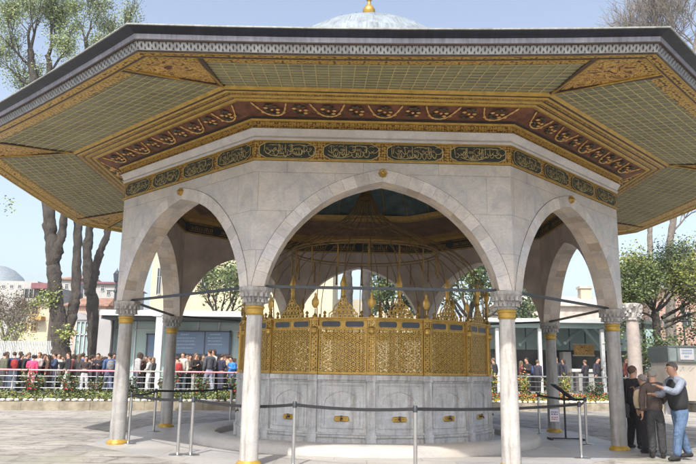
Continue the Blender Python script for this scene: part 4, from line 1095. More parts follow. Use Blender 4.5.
pscr(bw2, [(208, 222, 338, .9), (208, 221, 341, .9), (208, 222, 344.5, .9), (210, 220, 334.5, 1.2)], 2)
part('dark_window', 'poster_blue', [(147, 335, 154, 372)], yp-.12, .06); part('window_frame', 'frame_dark', [(146, 333.5, 155, 335), (145.4, 333.5, 147, 372), (154, 333.5, 155.5, 372)], yp-.14, .08)
part('doorway', 'window_dark', [(172, 357, 229, 393)], yp-.10, .05)
part('wall_end', 'grey_wall', [(96, 316.5, 109.5, 396)], yp-.5, 3)
e2 = empty('square_column', gz(156, yp-3)); tag(e2, 'square white column carrying the ticket pavilion roof, left of the blue panels', 'column')
part('shaft', 'column_white', [(153.5, 316.3, 160.5, 402)], yp-3, .3, e2, e2.location); part('cap', 'fascia_white', [(152.5, 314.2, 161.5, 316.2)], yp-3.05, .4, e2, e2.location)
# thing to the left: white glazed gate house
org = gz(85, 25); e = empty('glazed_kiosk', org); tag(e, 'small white framed glass kiosk between the plane tree trunks', 'kiosk')
part('glass', 'glass_teal', [(74, 322, 95, 392)], 25, 1.5, e); part('frame', 'fascia_white', [(73, 320, 96, 322)]+[(73+i*4.4, 322, 74+i*4.4, 392) for i in range(6)]+[(73, 334, 96, 335)], 24.9, .08, e)
mb = MB(); c = at(84.5, 318, 25.7)-org; l_ = at(96, 320, 25).x-at(73, 320, 25).x
mb.prism([(-l_/2-.1, 0), (l_/2+.1, 0), (0, .45)], -.9, .9, 0, lambda x, z, y: (c.x+x, c.y+y, at(84, 320, 25).z-org.z+z)); mb.build('roof', 'grey_wall', e)
# white picket fence
org = gz(25, 24.5); e = empty('picket_fence', org); tag(e, 'white picket fence behind the queue at the left', 'fence')
mb = MB(); 
for i in range(48): pb(mb, -12+i*1.75, 341, -11.1+i*1.75, 362, 24.5, .04, 0, org)
mb.build('pickets', 'fascia_white', e); part('rail', 'fascia_white', [(-12, 344, 72, 345), (-12, 354, 72, 355)], 24.56, .05, e)
# right glass pavilion
yr = 22.5; org = gz(556, yr); e = empty('glass_pavilion', org); tag(e, 'long glass pavilion with flat steel roof and slanted struts behind the red flowers', 'pavilion')
part('roof_fascia', 'fascia_grey', [(440, 318.5, 662, 322.5)], yr-2, 8, e); part('roof_beam', 'glass_teal', [(440, 322.7, 658, 328)], yr-1.6, .2, e); part('roof_underside', 'grey_wall', [(441, 322.6, 657, 324)], yr-1.2, 6.4, e)
for u in (498, 541, 604, 643): part('steel_column', 'fascia_white', [(u-1.6, 328, u+1.6, 396)], yr-1.6, .25, e)
for u in (512, 526, 556, 570, 586, 618, 630): part('mullion', 'frame_dark', [(u, 328, u+.9, 394)], yr+1.4, .08, e)
part('glass_wall', 'window_dark', [(440, 350, 660, 394)], yr+3.4, .05, e); part('upper_glass', 'glass_teal', [(440, 328, 660, 350)], yr+3.4, .05, e)
for (u0, v0, u1, v1) in ((548, 328, 560, 345), (584, 328, 603, 352), (592, 326, 608, 342), (500, 330, 512, 350), (520, 345, 536, 329), (565, 343, 580, 329)):
    mb = MB(); mb.tube([at(u0, v0, yr-.3)-org, at(u1, v1, yr+.9)-org], .10, 5); mb.build('strut', 'glass_teal', e)
part('picture_panel', 'arabesque', [(574, 345, 594, 355)], yr+1.2, .08, e)
part('picture_border', 'cream_pale', [(573, 343.8, 595, 345), (573, 355, 595, 356.2)], yr+1.15, .1, e)
part('cabinet', 'white_wall', [(564, 352, 572, 393)], yr+1.0, .8, e); part('counter', 'column_white', [(572, 369, 598, 372)], yr-.2, .8, e); part('counter_front', 'white_wall', [(573, 372, 597, 391)], yr-.1, .6, e)
for u in (576, 586): part('turnstile', 'steel', [(u, 372, u+3, 393)], yr-.8, .5, e)
# ticket booth at the right edge
yb = 13.5; org = gz(690, yb); e = empty('booth', org); tag(e, 'pale booth with blue-green sign band behind the man in the vest', 'booth')
part('body', 'booth_body', [(669, 361.5, 712, 401)], yb, 1.8, e); part('sign_band', 'booth_band', [(668, 347, 713, 361.3)], yb-.08, 2, e)
part('frame', 'booth_frame', [(668, 345.6, 713, 347.2), (668, 361, 713, 362.2), (668, 347.2, 669.2, 361), (677, 347.2, 678, 361)], yb-.12, 2.1, e)
part('poster', 'grey_wall', [(680, 348.5, 694, 359.8)], yb-.11, .03, e)
mb = MB(); r = random.Random(8)
for v, u0, u1 in ((350.5, 682, 692), (353.2, 682, 691), (356.5, 684.5, 688.5)):
    u = u0
    while u < u1: l = r.uniform(.6, 1.6); pb(mb, u, v-.8, u+l, v+.8, yb-.12, .006, 0, org); u += l+.4
mb.build('dark_writing', 'poster_blue', e)
mb = MB()
for a, b in (((672, 372), (674, 367)), ((674, 367), (676, 372)), ((680, 371), (683, 366)), ((683, 366), (684, 370)), ((688, 369), (692, 364)), ((690, 371), (694, 367))):
    mb.tube([at(*a, yb-.02)-org, at(*b, yb-.02)-org], .012, 4)
mb.build('scribble', 'grey_wall', e)
# antique column fragment with broken capital
yc = 14.0; org = gz(636, yc); e = empty('antique_column', org); tag(e, 'free-standing pinkish antique column with broken leafy capital beside the evergreen', 'column')
H = at(634, 321, yc).z-org.z; mb = MB(); mb.lathe([(.38, -.2), (.38, .15), (.32, .25), (.305, .3), (.30, H*.5), (.265, H)], n=28); mb.build('shaft', 'pink_marble', e, 40)
mb = MB(); r = random.Random(4)
mb.lathe([(.29, H), (.34, H+.04), (.30, H+.10), (.34, H+.35), (.42, H+.55), (.46, H+.72), (.30, H+.78)], n=28, fn=lambda a, i: 1+.08*sin(8*a+i*2)+.05*sin(3*a+i))
for i in range(34):
    a = r.uniform(0, 2*pi); z = H+r.uniform(.12, .68); q = .36+.12*(z-H)
    mb.box((q*cos(a), q*sin(a), z), (.10, .10, .15), 0, Matrix.Rotation(a, 3, 'Z') @ Matrix.Rotation(r.uniform(-.6, .6), 3, 'Y'), .4)
mb.build('capital', 'column_grey', e)
# lamp posts
def lamp(u, vt, y, label, arm=False):
    org = gz(u, y); e = empty('street_lamp', org); tag(e, label, 'street lamp'); H = at(u, vt, y).z-org.z; mb = MB()
    mb.lathe([(.16, 0), (.16, .3), (.09, .5), (.07, 1.2), (.055, H-1.0), (.05, H-.8)], n=12); mb.box((0, 0, H-1.25), (.95, .05, .05)); mb.lathe([(.09, H-1.35), (.11, H-1.25), (.06, H-1.15)], n=10)
    mb.build('pole', 'iron', e, 40)
    mb = MB(); mb.lathe([(.05, H-.82), (.14, H-.72), (.19, H-.35), (.20, H-.33), (.12, H-.22), (.03, H-.1), (.01, H)], n=8); mb.build('lantern', 'frame_dark', e)
    if arm:
        mb = MB(); mb.tube([(0, 0, H-.9), (0, 0, H-.3), (.3, 0, H-.1), (.8, 0, H-.15)], .03, 6); mb.build('arm', 'iron', e)
lamp(108.5, 268, 20, 'black street lamp with lantern beside the left arch wall')
# small street light before the brick building
lamp(688, 302, 30, 'black street lamp in front of the red brick building')

# ------------------------------------------------------------------ people
def skin_mesh(nodes, edges, sub=1, root='pelvis'):
    names_ = list(nodes); idx = {n: i for i, n in enumerate(names_)}
    me = bpy.data.meshes.new('sk'); me.from_pydata([nodes[n][0] for n in names_], [(idx[a], idx[b]) for a, b in edges], [])
    o = bpy.data.objects.new('sk', me); COL.objects.link(o); md = o.modifiers.new('Skin', 'SKIN'); md.use_smooth_shade = True; md.branch_smoothing = .4
    sv = me.skin_vertices[0].data
    for n, i in idx.items():
        rr_ = nodes[n][1]; sv[i].radius = rr_ if isinstance(rr_, tuple) else (rr_, rr_); sv[i].use_root = (n == root)
    s = o.modifiers.new('Sub', 'SUBSURF'); s.levels = sub; s.render_levels = sub
    bpy.context.view_layer.update()
    m = bpy.data.meshes.new_from_object(o.evaluated_get(bpy.context.evaluated_depsgraph_get())); bpy.data.objects.remove(o)
    for p in m.polygons: p.use_smooth = True
    return m
ARMS = {'down': [(.20, .01, 1.40), (.235, .03, 1.12), (.235, -.05, .88), (.235, -.075, .80)],
        'phone': [(.20, .01, 1.40), (.235, -.02, 1.14), (.10, -.23, 1.22), (.06, -.27, 1.27)],
        'fold': [(.20, .01, 1.40), (.24, -.03, 1.13), (.05, -.22, 1.10), (-.02, -.23, 1.11)],
        'reach': [(.20, -.01, 1.40), (.24, -.20, 1.20), (.19, -.44, 1.30), (.18, -.52, 1.33)],
        'reachlow': [(.20, -.01, 1.40), (.25, -.12, 1.16), (.17, -.36, 1.16), (.15, -.43, 1.17)],
        'pocket': [(.20, .01, 1.40), (.28, .05, 1.14), (.20, -.06, .95), (.18, -.07, .90)]}
LEGS = {'stand': ((.095, -.01, .48), (.10, .015, .09)), 'fwd': ((.09, -.13, .49), (.10, -.20, .09)), 'back': ((.09, .05, .48), (.10, .20, .12)), 'wide': ((.13, -.03, .48), (.17, .01, .09))}
def body_parts(armL='down', armR='down', short=False, legL='stand', legR='stand', lean=0, fat=1.0, head_dx=0, head_tilt=0, fingers=False, skirt=False, longcoat=False, sub=1):
    def ln(p): x, y_, z = p; return (x, y_-lean*max(0, z-.95), z)
    B = {}; E = []
    def add(n, p, r_, link_=None): B[n] = (ln(p), r_); E.append((link_, n)) if link_ else None
    add('pelvis', (0, 0, .93), (.14*fat, .11*fat)); add('belly', (0, -.005, 1.08), (.13*fat, .10*fat), 'pelvis'); add('chest', (0, 0, 1.28), (.15*fat, .105*fat), 'belly'); add('upper', (0, .01, 1.42), (.10, .075), 'chest')
    hx, hy = head_dx, -head_tilt
    add('neck', (0, .008, 1.49), .066, 'upper'); add('chin', (hx*.5, -.018+hy*.5, 1.555), (.070, .084), 'neck'); add('face', (hx, -.012+hy, 1.635), (.094, .112), 'chin'); add('crown', (hx, .0+hy, 1.715), (.074, .09), 'face')
    JK = {'pelvis': (ln((0, .0, .86)), (.195*fat, .158*fat)), 'belly': (ln((0, -.005, 1.08)), (.178*fat, .142*fat)), 'chest': (ln((0, 0, 1.28)), (.195*fat, .145*fat)), 'upper': (ln((0, .01, 1.42)), (.150, .105)), 'collar': (ln((0, .012, 1.525)), .088)}
    if short: JK['pelvis'] = (ln((0, 0, .95)), (.16*fat, .13*fat))
    JE = [('pelvis', 'belly'), ('belly', 'chest'), ('chest', 'upper'), ('upper', 'collar')]
    if longcoat: JK['hem'] = ((0, 0, .60), (.21*fat, .18*fat)); JE.append(('pelvis', 'hem'))
    TR = {'pelvis': ((0, 0, 1.06), (.155*fat, .125*fat)), 'seat': ((0, 0, .88), (.175*fat, .145*fat))}; TE = [('pelvis', 'seat')]
    SH = []
    for sg, arm, leg, nm in ((1, armL, legL, 'L'), (-1, armR, legR, 'R')):
        a = [ln((sg*x, y_, z)) for x, y_, z in ARMS[arm]]
        B['sh'+nm] = (a[0], .055); B['el'+nm] = (a[1], .042); B['wr'+nm] = (a[2], .028); B['ha'+nm] = (a[3], (.036, .022))
        E += [('upper', 'sh'+nm), ('sh'+nm, 'el'+nm), ('el'+nm, 'wr'+nm), ('wr'+nm, 'ha'+nm)]
        if fingers:
            w_ = Vector(a[2]); h_ = Vector(a[3]); d = (h_-w_).normalized(); sd = Vector((0, 0, 1)).cross(d); sd = sd.normalized() if sd.length > .3 else Vector((0, 1, 0)); nn_ = d.cross(sd)
            for f, (o_, l1) in enumerate(((-.030, .06), (-.010, .07), (.010, .066), (.028, .052))):
                b0 = h_+sd*o_+d*.018; b1 = b0+d*l1*.55+nn_*.008; b2 = b1+d*l1*.4+nn_*.028*(-1 if nn_.z > 0 else 1)
                for q, (pt, rr_) in enumerate(((b0, .0105), (b1, .0095), (b2, .007))): B['f%s%d%d' % (nm, f, q)] = (tuple(pt), rr_)
                E += [('ha'+nm, 'f%s%d0' % (nm, f)), ('f%s%d0' % (nm, f), 'f%s%d1' % (nm, f)), ('f%s%d1' % (nm, f), 'f%s%d2' % (nm, f))]
            t0 = h_-sd*.045-d*.02; t1 = t0-sd*.018+d*.045
            B['t0'+nm] = (tuple(t0), .012); B['t1'+nm] = (tuple(t1), .009); E += [('ha'+nm, 't0'+nm), ('t0'+nm, 't1'+nm)]
        JK['sh'+nm] = (a[0], .085); JK['el'+nm] = (a[1], .072); wv = Vector(a[1]).lerp(Vector(a[2]), .93); JK['wr'+nm] = (tuple(wv), .056)
        JE += [('upper', 'sh'+nm), ('sh'+nm, 'el'+nm), ('el'+nm, 'wr'+nm)]
        kn, an = LEGS[leg]; kn = (sg*kn[0], kn[1], kn[2]); an = (sg*an[0], an[1], an[2])
        B['hip'+nm] = ((sg*.085, 0, .84), .092*fat); B['kn'+nm] = (kn, .056); B['an'+nm] = (an, .034); B['to'+nm] = ((an[0]*1.05, an[1]-.11, .045), (.026, .020))
        E += [('pelvis', 'hip'+nm), ('hip'+nm, 'kn'+nm), ('kn'+nm, 'an'+nm), ('an'+nm, 'to'+nm)]
        TR['hip'+nm] = ((sg*.088, 0, .78), .118*fat); TR['kn'+nm] = (kn, .090); TR['an'+nm] = ((an[0], an[1], an[2]-.03), .076)
        TE += [('seat', 'hip'+nm), ('hip'+nm, 'kn'+nm), ('kn'+nm, 'an'+nm)]
        SH.append((an, sg))
    out = {'body': skin_mesh(B, E, sub), 'jacket': skin_mesh(JK, JE, sub), 'trousers': skin_mesh(TR, TE, sub)}
    c = Vector(ln((hx, .006+hy, 1.662)))
    out['headc'] = c
    sm = MB()
    for an, sg in SH:
        p = Vector(an); s_ = [(.0, .055, .0), ]
        zb = p.z-.09; pts = [(p.x, p.y+.065, .050+zb), (p.x, p.y+.03, .058+zb), (p.x*1.02, p.y-.04, .055+zb), (p.x*1.05, p.y-.12, .042+zb), (p.x*1.07, p.y-.17, .036+zb)]
        sm.tube(pts, [.034, .050, .047, .040, .024], 10)
    out['shoes'] = sm.mesh('shoes', ['belt_black'], 60)
    return out
def hair_mesh(c, long=False, bald=False, cap=False):
    mb = MB(); n = 16; rows_ = 9; R = []
    for i in range(rows_+1):
        ph = pi*.5*i/rows_*(1.25 if not long else 1.25); ring_ = []
        for k in range(n):
            a = 2*pi*k/n; back = .5+.5*sin(a)   # +y is the back
            lim = (.42+.58*back) if not long else (.45+.75*back)
            if bald: lim = .45+.5*back
            q = min(ph, 2.0)*lim*1.25 if not bald else (.9+ (ph*.55)*lim)
            z = cos(q)*.100; s_ = sin(min(q, pi/2+.0 if long else 3))
            if long and q > pi/2: s_ = 1.0; z = -(q-pi/2)*.30
            jj = 1+.035*sin(5*a+3*i)+.03*sin(9*a-2*i); ring_.append(mb.p((c.x+.090*s_*cos(a)*jj, c.y+.110*s_*sin(a)*jj, c.z+z*jj)))
        R.append(ring_)
    for i in range(rows_):
        for k in range(n): j = (k+1) % n; mb.face((R[i][k], R[i][j], R[i+1][j], R[i+1][k]))
    if not bald: mb.face(R[0][::-1])
    return mb
VAR = []
cfg = [dict(armL='down', armR='down', lean=.06), dict(armL='phone', armR='down', legL='fwd', lean=.08, head_tilt=.04), dict(armL='fold', armR='fold', legL='wide', head_dx=.03), dict(armL='down', armR='pocket', legR='back', legL='fwd'), dict(armL='phone', armR='phone', fat=1.12, head_tilt=.05, short=True), dict(armL='down', armR='phone', longcoat=True)]
for c_ in cfg:
    d = body_parts(**c_); d['short'] = hair_mesh(d['headc']).mesh('hair', ['dark_wood'], 60); d['long'] = hair_mesh(d['headc'], True).mesh('hair', ['dark_wood'], 60); d['bald'] = hair_mesh(d['headc'], bald=True).mesh('hair', ['grey_wall'], 60)
    for k_ in ('body', 'jacket', 'trousers'): d[k_].materials.clear(); d[k_].materials.append(MATS['skin']); d[k_].name = k_
    VAR.append(d)
CC = {}
def cloth(col, ):
    key = tuple(col)
    if key not in CC: CC[key] = flat('cloth_%d' % len(CC), col, .85, .25, 9); CC[key] = 'cloth_%d' % len(CC) if False else [n for n, m in MATS.items() if m == CC[key]][0]
    return CC[key]
def person(label, loc, rz, h, d, top, legs, hair=('short', (.03, .02, .015)), shoes=(.02, .02, .02), skin='skin', group=None, eyes=False):
    e = empty('person', loc, rz); s = h/1.75; e.scale = (s, s, s); tag(e, label, 'person', group)
    def add(n, me, mat, par=e):
        o = link(n, me, par); o.material_slots[0].link = 'OBJECT'; o.material_slots[0].material = MATS[mat]; return o
    add('body', d['body'], skin); add('jacket', d['jacket'], cloth(top)); add('trousers', d['trousers'], cloth(legs)); add('shoes', d['shoes'], cloth(shoes)); add('hair', d[hair[0]], cloth(hair[1]))
    return e
def crowd_at(u, v, dd):
    y = 14.0
    for _ in range(8):
        P = at(u, v, y); y = BO.y + .25*P.x + dd*1.03
    P = at(u, v, y); return Vector((P.x, P.y, ZT)), P.z-ZT
K = (.02, .02, .022); W_ = (.6, .6, .58)
crowd = [  # u, head row, depth, variant, top, trousers, hair, label
 (5, 352.5, 4.0, 0, (.10, .10, .07), (.05, .05, .06), 'short', 'person in olive jacket at the left edge of the queue'),
 (15, 352, 4.4, 4, (.03, .045, .10), (.30, .38, .50), 'short', 'person in navy jacket and pale blue jeans, near the left edge of the queue'),
 (22, 354, 4.9, 2, (.05, .02, .02), K, 'long', 'person in dark maroon top just behind the navy jacket'),
 (27, 353, 4.2, 1, K, (.03, .03, .04), 'short', 'person in black jacket between the navy jacket and the pink one'),
 (33, 357, 3.7, 1, (.75, .06, .16), (.80, .25, .32), 'short', 'person in bright pink jacket and pink trousers in the queue'),
 (39.5, 352.5, 4.1, 2, (.35, .30, .30), (.05, .05, .06), 'short', 'person in light top beside the pink jacket'),
 (44, 354, 4.6, 0, (.10, .12, .07), (.03, .03, .04), 'long', 'person in dark green top right of the pink jacket'),
 (49, 355, 4.0, 5, (.08, .04, .03), K, 'long', 'person in brown coat with long hair in the queue'),
 (56, 353, 4.2, 4, (.04, .06, .12), (.04, .05, .08), 'short', 'person in blue patterned jacket before the plane tree trunk'),
 (62, 356, 4.9, 0, (.03, .03, .03), K, 'long', 'person in black top half hidden by the blue patterned jacket'),
 (69, 352.5, 4.0, 3, (.018, .02, .025), (.45, .45, .45), 'short', 'person in black jacket over white shirt with pale trousers'),
 (75, 355, 5.0, 1, (.20, .05, .05), (.05, .05, .08), 'short', 'person in dark red top behind the black jacket'),
 (80, 354, 4.2, 5, (.03, .03, .035), (.06, .08, .14), 'long', 'long-haired person in black coat beside the slimmer plane tree'),
 (86, 357, 3.8, 2, (.04, .03, .03), (.40, .40, .42), 'long', 'shorter person with folded arms and pale trousers'),
 (92, 355, 4.8, 0, (.10, .10, .12), K, 'short', 'person in grey top under the slimmer plane tree'),
 (99, 353.5, 4.2, 4, (.02, .02, .03), (.03, .03, .05), 'short', 'person in black jacket and dark jeans before the grey wall end'),
 (104, 357, 5.0, 1, (.30, .25, .22), K, 'long', 'person in beige top before the grey wall end'),
 (110, 353, 4.0, 3, (.05, .09, .20), (.08, .10, .16), 'short', 'person in blue jacket left of the left column'),
 (138, 352.5, 4.0, 1, (.35, .35, .36), (.05, .06, .10), 'long', 'long-haired person in black and white top between the left columns'),
 (147, 356, 4.8, 0, (.04, .04, .05), K, 'short', 'person in dark clothes left of the square white column'),
 (150, 357, 3.9, 2, (.45, .45, .45), (.50, .50, .50), 'short', 'person in pale grey clothes touching the square white column'),
 (178, 356.5, 4.0, 1, (.34, .20, .17), (.05, .05, .07), 'short', 'person in dusty pink jacket under the first blue panel'),
 (184, 352.5, 4.2, 0, (.42, .41, .36), (.05, .07, .09), 'short', 'person in light grey jacket seen from behind under the first blue panel'),
 (190, 355, 5.0, 2, (.08, .06, .05), K, 'long', 'person in dark brown top in the doorway shade'),
 (196, 353.5, 4.2, 5, (.025, .02, .02), (.25, .25, .25), 'long', 'person in long black coat under the blue panels'),
 (203, 355, 4.7, 1, (.03, .03, .035), K, 'short', 'person in black top between the long coat and the dark suit'),
 (210, 349.5, 4.0, 3, (.07, .075, .09), (.20, .23, .30), 'short', 'tall person in dark grey suit jacket, the tallest of the queue'),
 (217, 356, 4.9, 0, (.04, .04, .06), K, 'long', 'person in dark top behind the black vest'),
 (222, 354, 4.1, 4, (.03, .03, .06), (.04, .04, .07), 'short', 'person in black vest over white sleeves beside the blue jacket'),
 (228, 355, 4.9, 0, (.30, .28, .18), K, 'short', 'person in khaki top just left of the bright blue jacket'),
 (232.5, 357, 4.0, 1, (.03, .20, .60), (.08, .10, .18), 'short', 'person in bright blue jacket next to the gilded grille'),
 (494, 358, 5.0, 0, (.03, .03, .035), K, 'short', 'person in black just right of the gilded grille'),
 (521, 361, 5.2, 5, (.12, .03, .03), K, 'long', 'person in dark red coat in the glass pavilion'),
 (527, 358, 4.8, 4, (.03, .025, .025), K, 'short', 'person in black jacket right of the dark red coat'),
 (537, 360, 5.6, 0, (.04, .04, .06), K, 'short', 'person in dark top beside the steel column'),
 (556, 357, 5.3, 3, (.02, .02, .03), K, 'short', 'tall person in black beside the rear right column'),
 (564, 359, 5.6, 0, (.03, .03, .05), K, 'long', 'person in dark navy near the white cabinet'),
 (585, 360, 6.6, 2, (.03, .03, .04), K, 'short', 'person standing behind the white counter'),
 (596, 357.5, 5.2, 1, (.035, .035, .045), K, 'short', 'person in black at the right end of the counter'),
 (625, 357, 4.4, 0, (.10, .025, .02), K, 'short', 'person in dark red top left of the antique column'),
 (620, 363, 4.6, 2, (.5, .5, .5), K, 'short', 'person in white top left of the antique column'),
 (645, 357, 4.2, 1, (.35, .36, .38), (.05, .05, .06), 'short', 'person in grey and white jacket just right of the antique column'),
 (651, 361, 4.6, 0, (.45, .45, .45), K, 'long', 'person in pale jacket behind the grey-haired pair'),
]
r = random.Random(99)
for (u, v, dd, var, top, leg, hair, lab) in crowd:
    loc, h = crowd_at(u, v, dd)
    h = min(max(h, 1.5), 1.95)
    person(lab, loc, r.uniform(0, 6.28), h, VAR[var], top, leg, (hair, r.choice(((.02, .015, .012), (.05, .03, .02), (.03, .02, .015), (.12, .08, .05)))), group='people queuing behind the flower bed')

WORDS = [('charcoal', (.05, .05, .055)), ('navy', (.025, .03, .07)), ('brown', (.08, .05, .035)), ('black', (.018, .018, .02)), ('grey', (.16, .16, .165)), ('dark green', (.04, .06, .04)), ('white', (.5, .5, .48)), ('maroon', (.10, .025, .03)), ('blue', (.05, .10, .24))]
r2 = random.Random(123); nbh = [c for c in crowd if c[0] < 240]
for i, c in enumerate(nbh):
    w_, colr = WORDS[(i*5+2) % len(WORDS)]; ref = c[-1].replace('person in ', '').replace('tall person', 'tall one').split(' in the')[0]
    u = c[0]+r2.uniform(2.2, 4.2); loc, h = crowd_at(u, c[1]+r2.uniform(-1, 3.0), c[2]+r2.uniform(.5, 1.3)); h = min(max(h, 1.5), 1.9)
    lab = ' '.join(('person in %s top half hidden behind the %s' % (w_, ref)).split()[:16])
    person(lab, loc, r2.uniform(0, 6.28), h, VAR[r2.randrange(len(VAR))], colr, r2.choice((K, (.05, .06, .10), (.12, .11, .10))), (r2.choice(('short', 'long')), r2.choice(((.02, .015, .012), (.05, .03, .02), (.15, .10, .06)))), group='people queuing behind the flower bed')

bagpro = MB(); bagpro.T = Matrix.Diagonal((1, .6, 1, 1)); bagpro.lathe([(.001, -.20), (.11, -.19), (.15, -.12), (.155, .05), (.12, .17), (.06, .20), (.001, .205)], n=12, cap=False); bag_me = bagpro.mesh('backpack', ['belt_black'], 60)
qp = [o for o in COL.objects if o.get('category') == 'person' and o.location.y > 5][:34]
for i, o in enumerate(qp[1::4]):
    nm_, colr = (('red', (.30, .03, .03)), ('black', (.02, .02, .02)), ('tan', (.35, .26, .15)), ('blue', (.04, .09, .25)), ('grey', (.18, .18, .19)))[i % 5]
    a_ = o.rotation_euler.z; sc_ = o.scale.z
    b_ = link('backpack', bag_me, None, o.location+Vector((-sin(a_)*.21*sc_, cos(a_)*.21*sc_, 1.20*sc_)), (0, 0, a_)); b_.material_slots[0].link = 'OBJECT'; b_.material_slots[0].material = MATS[cloth(colr)]
    tag(b_, ' '.join((nm_+' backpack worn by the '+o['label']).split()[:16]), 'backpack', 'backpacks in the queue')

# --- foreground group at right
def fg(cfg_):
    d = body_parts(fingers=True, sub=2, **cfg_)
    d['short'] = hair_mesh(d['headc']).mesh('hair', ['dark_wood'], 60); d['bald'] = hair_mesh(d['headc'], bald=True).mesh('hair', ['grey_wall'], 60)
    for k_ in ('body', 'jacket', 'trousers'): d[k_].materials.clear(); d[k_].materials.append(MATS['skin']); d[k_].name = k_
    return d
def face_bits(e, d, haircol):
    c = d['headc']; mb = MB()
    for sx in (-1, 1): mb.lathe([(.001, -.009), (.010, 0), (.001, .009)], (c.x+sx*.031, c.y-.108, c.z-.018), 8, cap=False)
    mb.build('eyes', 'window_dark', e, 60)
    mb = MB(); mb.tube([(c.x, c.y-.106, c.z-.01), (c.x, c.y-.116, c.z-.038), (c.x, c.y-.122, c.z-.050), (c.x, c.y-.112, c.z-.058)], [.007, .011, .013, .007], 7)
    for sx in (-1, 1): mb.tube([(c.x+sx*.086, c.y+.0, c.z-.055), (c.x+sx*.097, c.y+.006, c.z-.028), (c.x+sx*.090, c.y+.0, c.z+.0)], [.008, .014, .008], 6)
    mb.build('nose_and_ears', 'skin', e, 60)
    mb = MB(); mb.tube([(c.x-.024, c.y-.102, c.z-.085), (c.x, c.y-.108, c.z-.084), (c.x+.024, c.y-.102, c.z-.085)], [.003, .005, .003], 6); mb.build('mouth', 'ink_red', e, 60)
# man in black vest and jeans, facing left
d1 = fg(dict(armL='reach', armR='reachlow', legL='fwd', legR='back', fat=1.0, lean=.10, head_tilt=.03, short=True))
pm_ = Vector((6.00, -3.62, .004))
e = person('man in black leather vest, grey shirt and blue jeans reaching out at the right edge', pm_, radians(-78), 1.82, d1, (.20, .23, .29), (.075, .125, .215), ('short', (.09, .08, .075)))
face_bits(e, d1, None)
LN = lambda y_, z: y_-.10*(z-.95)
JK = {'pelvis': ((0, 0, .83), (.210, .175)), 'belly': ((0, LN(-.005, 1.08), 1.08), (.218, .172)), 'chest': ((0, LN(-.01, 1.28), 1.28), (.232, .172)), 'upper': ((0, LN(0, 1.41), 1.41), (.185, .130)), 'collar': ((0, LN(.01, 1.475), 1.475), (.095, .09))}
vm = skin_mesh(JK, [('pelvis', 'belly'), ('belly', 'chest'), ('chest', 'upper'), ('upper', 'collar')], 2); vm.materials.append(MATS['belt_black']); link('vest', vm, e)
# man in brown jacket, back to the camera
d2 = fg(dict(armL='down', armR='fold', legL='stand', legR='stand', fat=.92, lean=.07, head_tilt=.03))
e = person('grey-haired man in brown suit jacket and dark trousers with his back to the camera', Vector((5.66, -3.30, .004)), radians(165), 1.69, d2, (.085, .062, .055), (.035, .035, .038), ('short', (.28, .26, .24)))
face_bits(e, d2, None)
# grey-haired woman with the pale backpack
d3 = fg(dict(armL='pocket', armR='fold', lean=.10, fat=.98, head_tilt=.03))
pw = Vector((5.80, -2.55, .004))
e = person('grey-haired woman in mauve jacket between the brown jacket and the column', pw, radians(195), 1.58, d3, (.12, .09, .12), (.02, .02, .025), ('short', (.26, .23, .21)))
face_bits(e, d3, None)
d4 = fg(dict(armL='down', armR='pocket', fat=1.05, legL='wide'))
e = person('person in long black coat close behind the right column, farthest of the group', Vector((5.86, -1.75, .004)), radians(120), 1.76, d4, (.018, .018, .022), (.015, .015, .018), ('short', (.10, .06, .045)))
face_bits(e, d4, None)
# backpack on the woman's back (faces the camera)
e = empty('backpack', at(640.5, 399, pw.y-.24), radians(8)); tag(e, 'cream backpack with brown trim on the grey-haired woman', 'backpack')
mb = MB(); mb.T = Matrix.Diagonal((1, .55, 1, 1)); mb.lathe([(.001, -.19), (.12, -.18), (.15, -.10), (.155, .03), (.13, .14), (.07, .19), (.001, .20)], n=18, cap=False); mb.build('bag_body', cloth((.50, .40, .27)), e, 60)
mb = MB(); mb.T = Matrix.Translation((0, -.075, -.06)) @ Matrix.Diagonal((1, .4, 1, 1)); mb.lathe([(.001, -.09), (.09, -.08), (.10, .02), (.06, .06), (.001, .07)], n=14, cap=False); mb.build('pocket', cloth((.42, .30, .18)), e, 60)
for sx in (-1, 1):
    mb = MB(); mb.tube([(sx*.09, .02, .15), (sx*.11, .06, .24), (sx*.12, .16, .22)], .014, 6); mb.build('strap', cloth((.22, .12, .07)), e, 60)
e = empty('shoulder_bag', Vector((5.58, -1.80, .82)), .3); tag(e, 'black shoulder bag hanging beside the long black coat', 'bag')
mb = MB(); mb.box((0, 0, 0), (.12, .28, .30), 0, None, .85); mb.box((0, 0, .05), (.13, .29, .16)); mb.build('bag_body', 'belt_black', e)
mb = MB(); mb.tube([(0, -.1, .14), (.12, -.04, .55), (.22, 0, .62), (.12, .06, .55), (0, .1, .14)], .010, 5); mb.build('strap', 'belt_black', e)
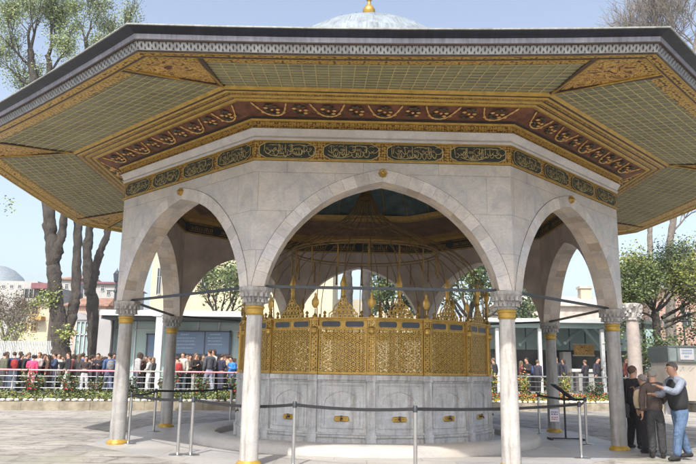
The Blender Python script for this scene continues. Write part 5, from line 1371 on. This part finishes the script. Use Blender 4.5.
# pale folder carried under the arm of the brown jacket
e = empty('folded_paper', Vector((5.90, -3.36, 1.0)), .2); tag(e, 'pale folded papers held between the brown jacket and the man in the vest', 'papers')
mb = MB(); mb.box((0, 0, 0), (.05, .16, .34), 0, Matrix.Rotation(.12, 3, 'Y')); mb.build('sheet', 'paper', e)

# ------------------------------------------------------------------ light
hm = bpy.data.materials.new('haze_air'); hm.use_nodes = True; hn = hm.node_tree; hn.nodes.remove(hn.nodes['Principled BSDF'])
pv = hn.nodes.new('ShaderNodeVolumePrincipled'); pv.inputs['Color'].default_value = (.82, .88, .95, 1); pv.inputs['Density'].default_value = .0006; pv.inputs['Anisotropy'].default_value = .2
hn.links.new(pv.outputs[0], hn.nodes['Material Output'].inputs['Volume']); MATS['haze_air'] = hm
mb = MB(); mb.box((0, 550, 16), (1820, 1930, 34.4)); tag(mb.build('haze', 'haze_air'), 'thin pale haze in the air', 'haze', kind='stuff')
SX, SY = .20, .85
sd = Vector((SX, SY, -1)).normalized()
sl = bpy.data.lights.new('sun', 'SUN'); sl.energy = 4.7; sl.angle = radians(.53); sl.color = (1, .95, .87)
so = bpy.data.objects.new('sun', sl); COL.objects.link(so); so.rotation_euler = sd.to_track_quat('-Z', 'Y').to_euler(); so.location = (0, 0, 30)
wd = bpy.data.worlds.new('World'); S.world = wd; wd.use_nodes = True; nt = wd.node_tree
sky = nt.nodes.new('ShaderNodeTexSky'); sky.sky_type = 'NISHITA'; sky.sun_disc = False
el = math.asin(-sd.z); sky.sun_elevation = el; sky.sun_rotation = atan2(-sd.x, -sd.y); sky.altitude = 50; sky.air_density = 1.0; sky.dust_density = 4.0; sky.ozone_density = 1.0
hs = nt.nodes.new('ShaderNodeHueSaturation'); hs.inputs['Saturation'].default_value = .74; hs.inputs['Value'].default_value = 1.6; nt.links.new(sky.outputs[0], hs.inputs['Color'])
bg = nt.nodes['Background']; nt.links.new(hs.outputs[0], bg.inputs[0]); bg.inputs[1].default_value = .15
S.view_settings.view_transform = 'Standard'; S.view_settings.look = 'None'; S.view_settings.gamma = 1; S.view_settings.exposure = .28
S.cycles.max_bounces = 8; S.cycles.diffuse_bounces = 5
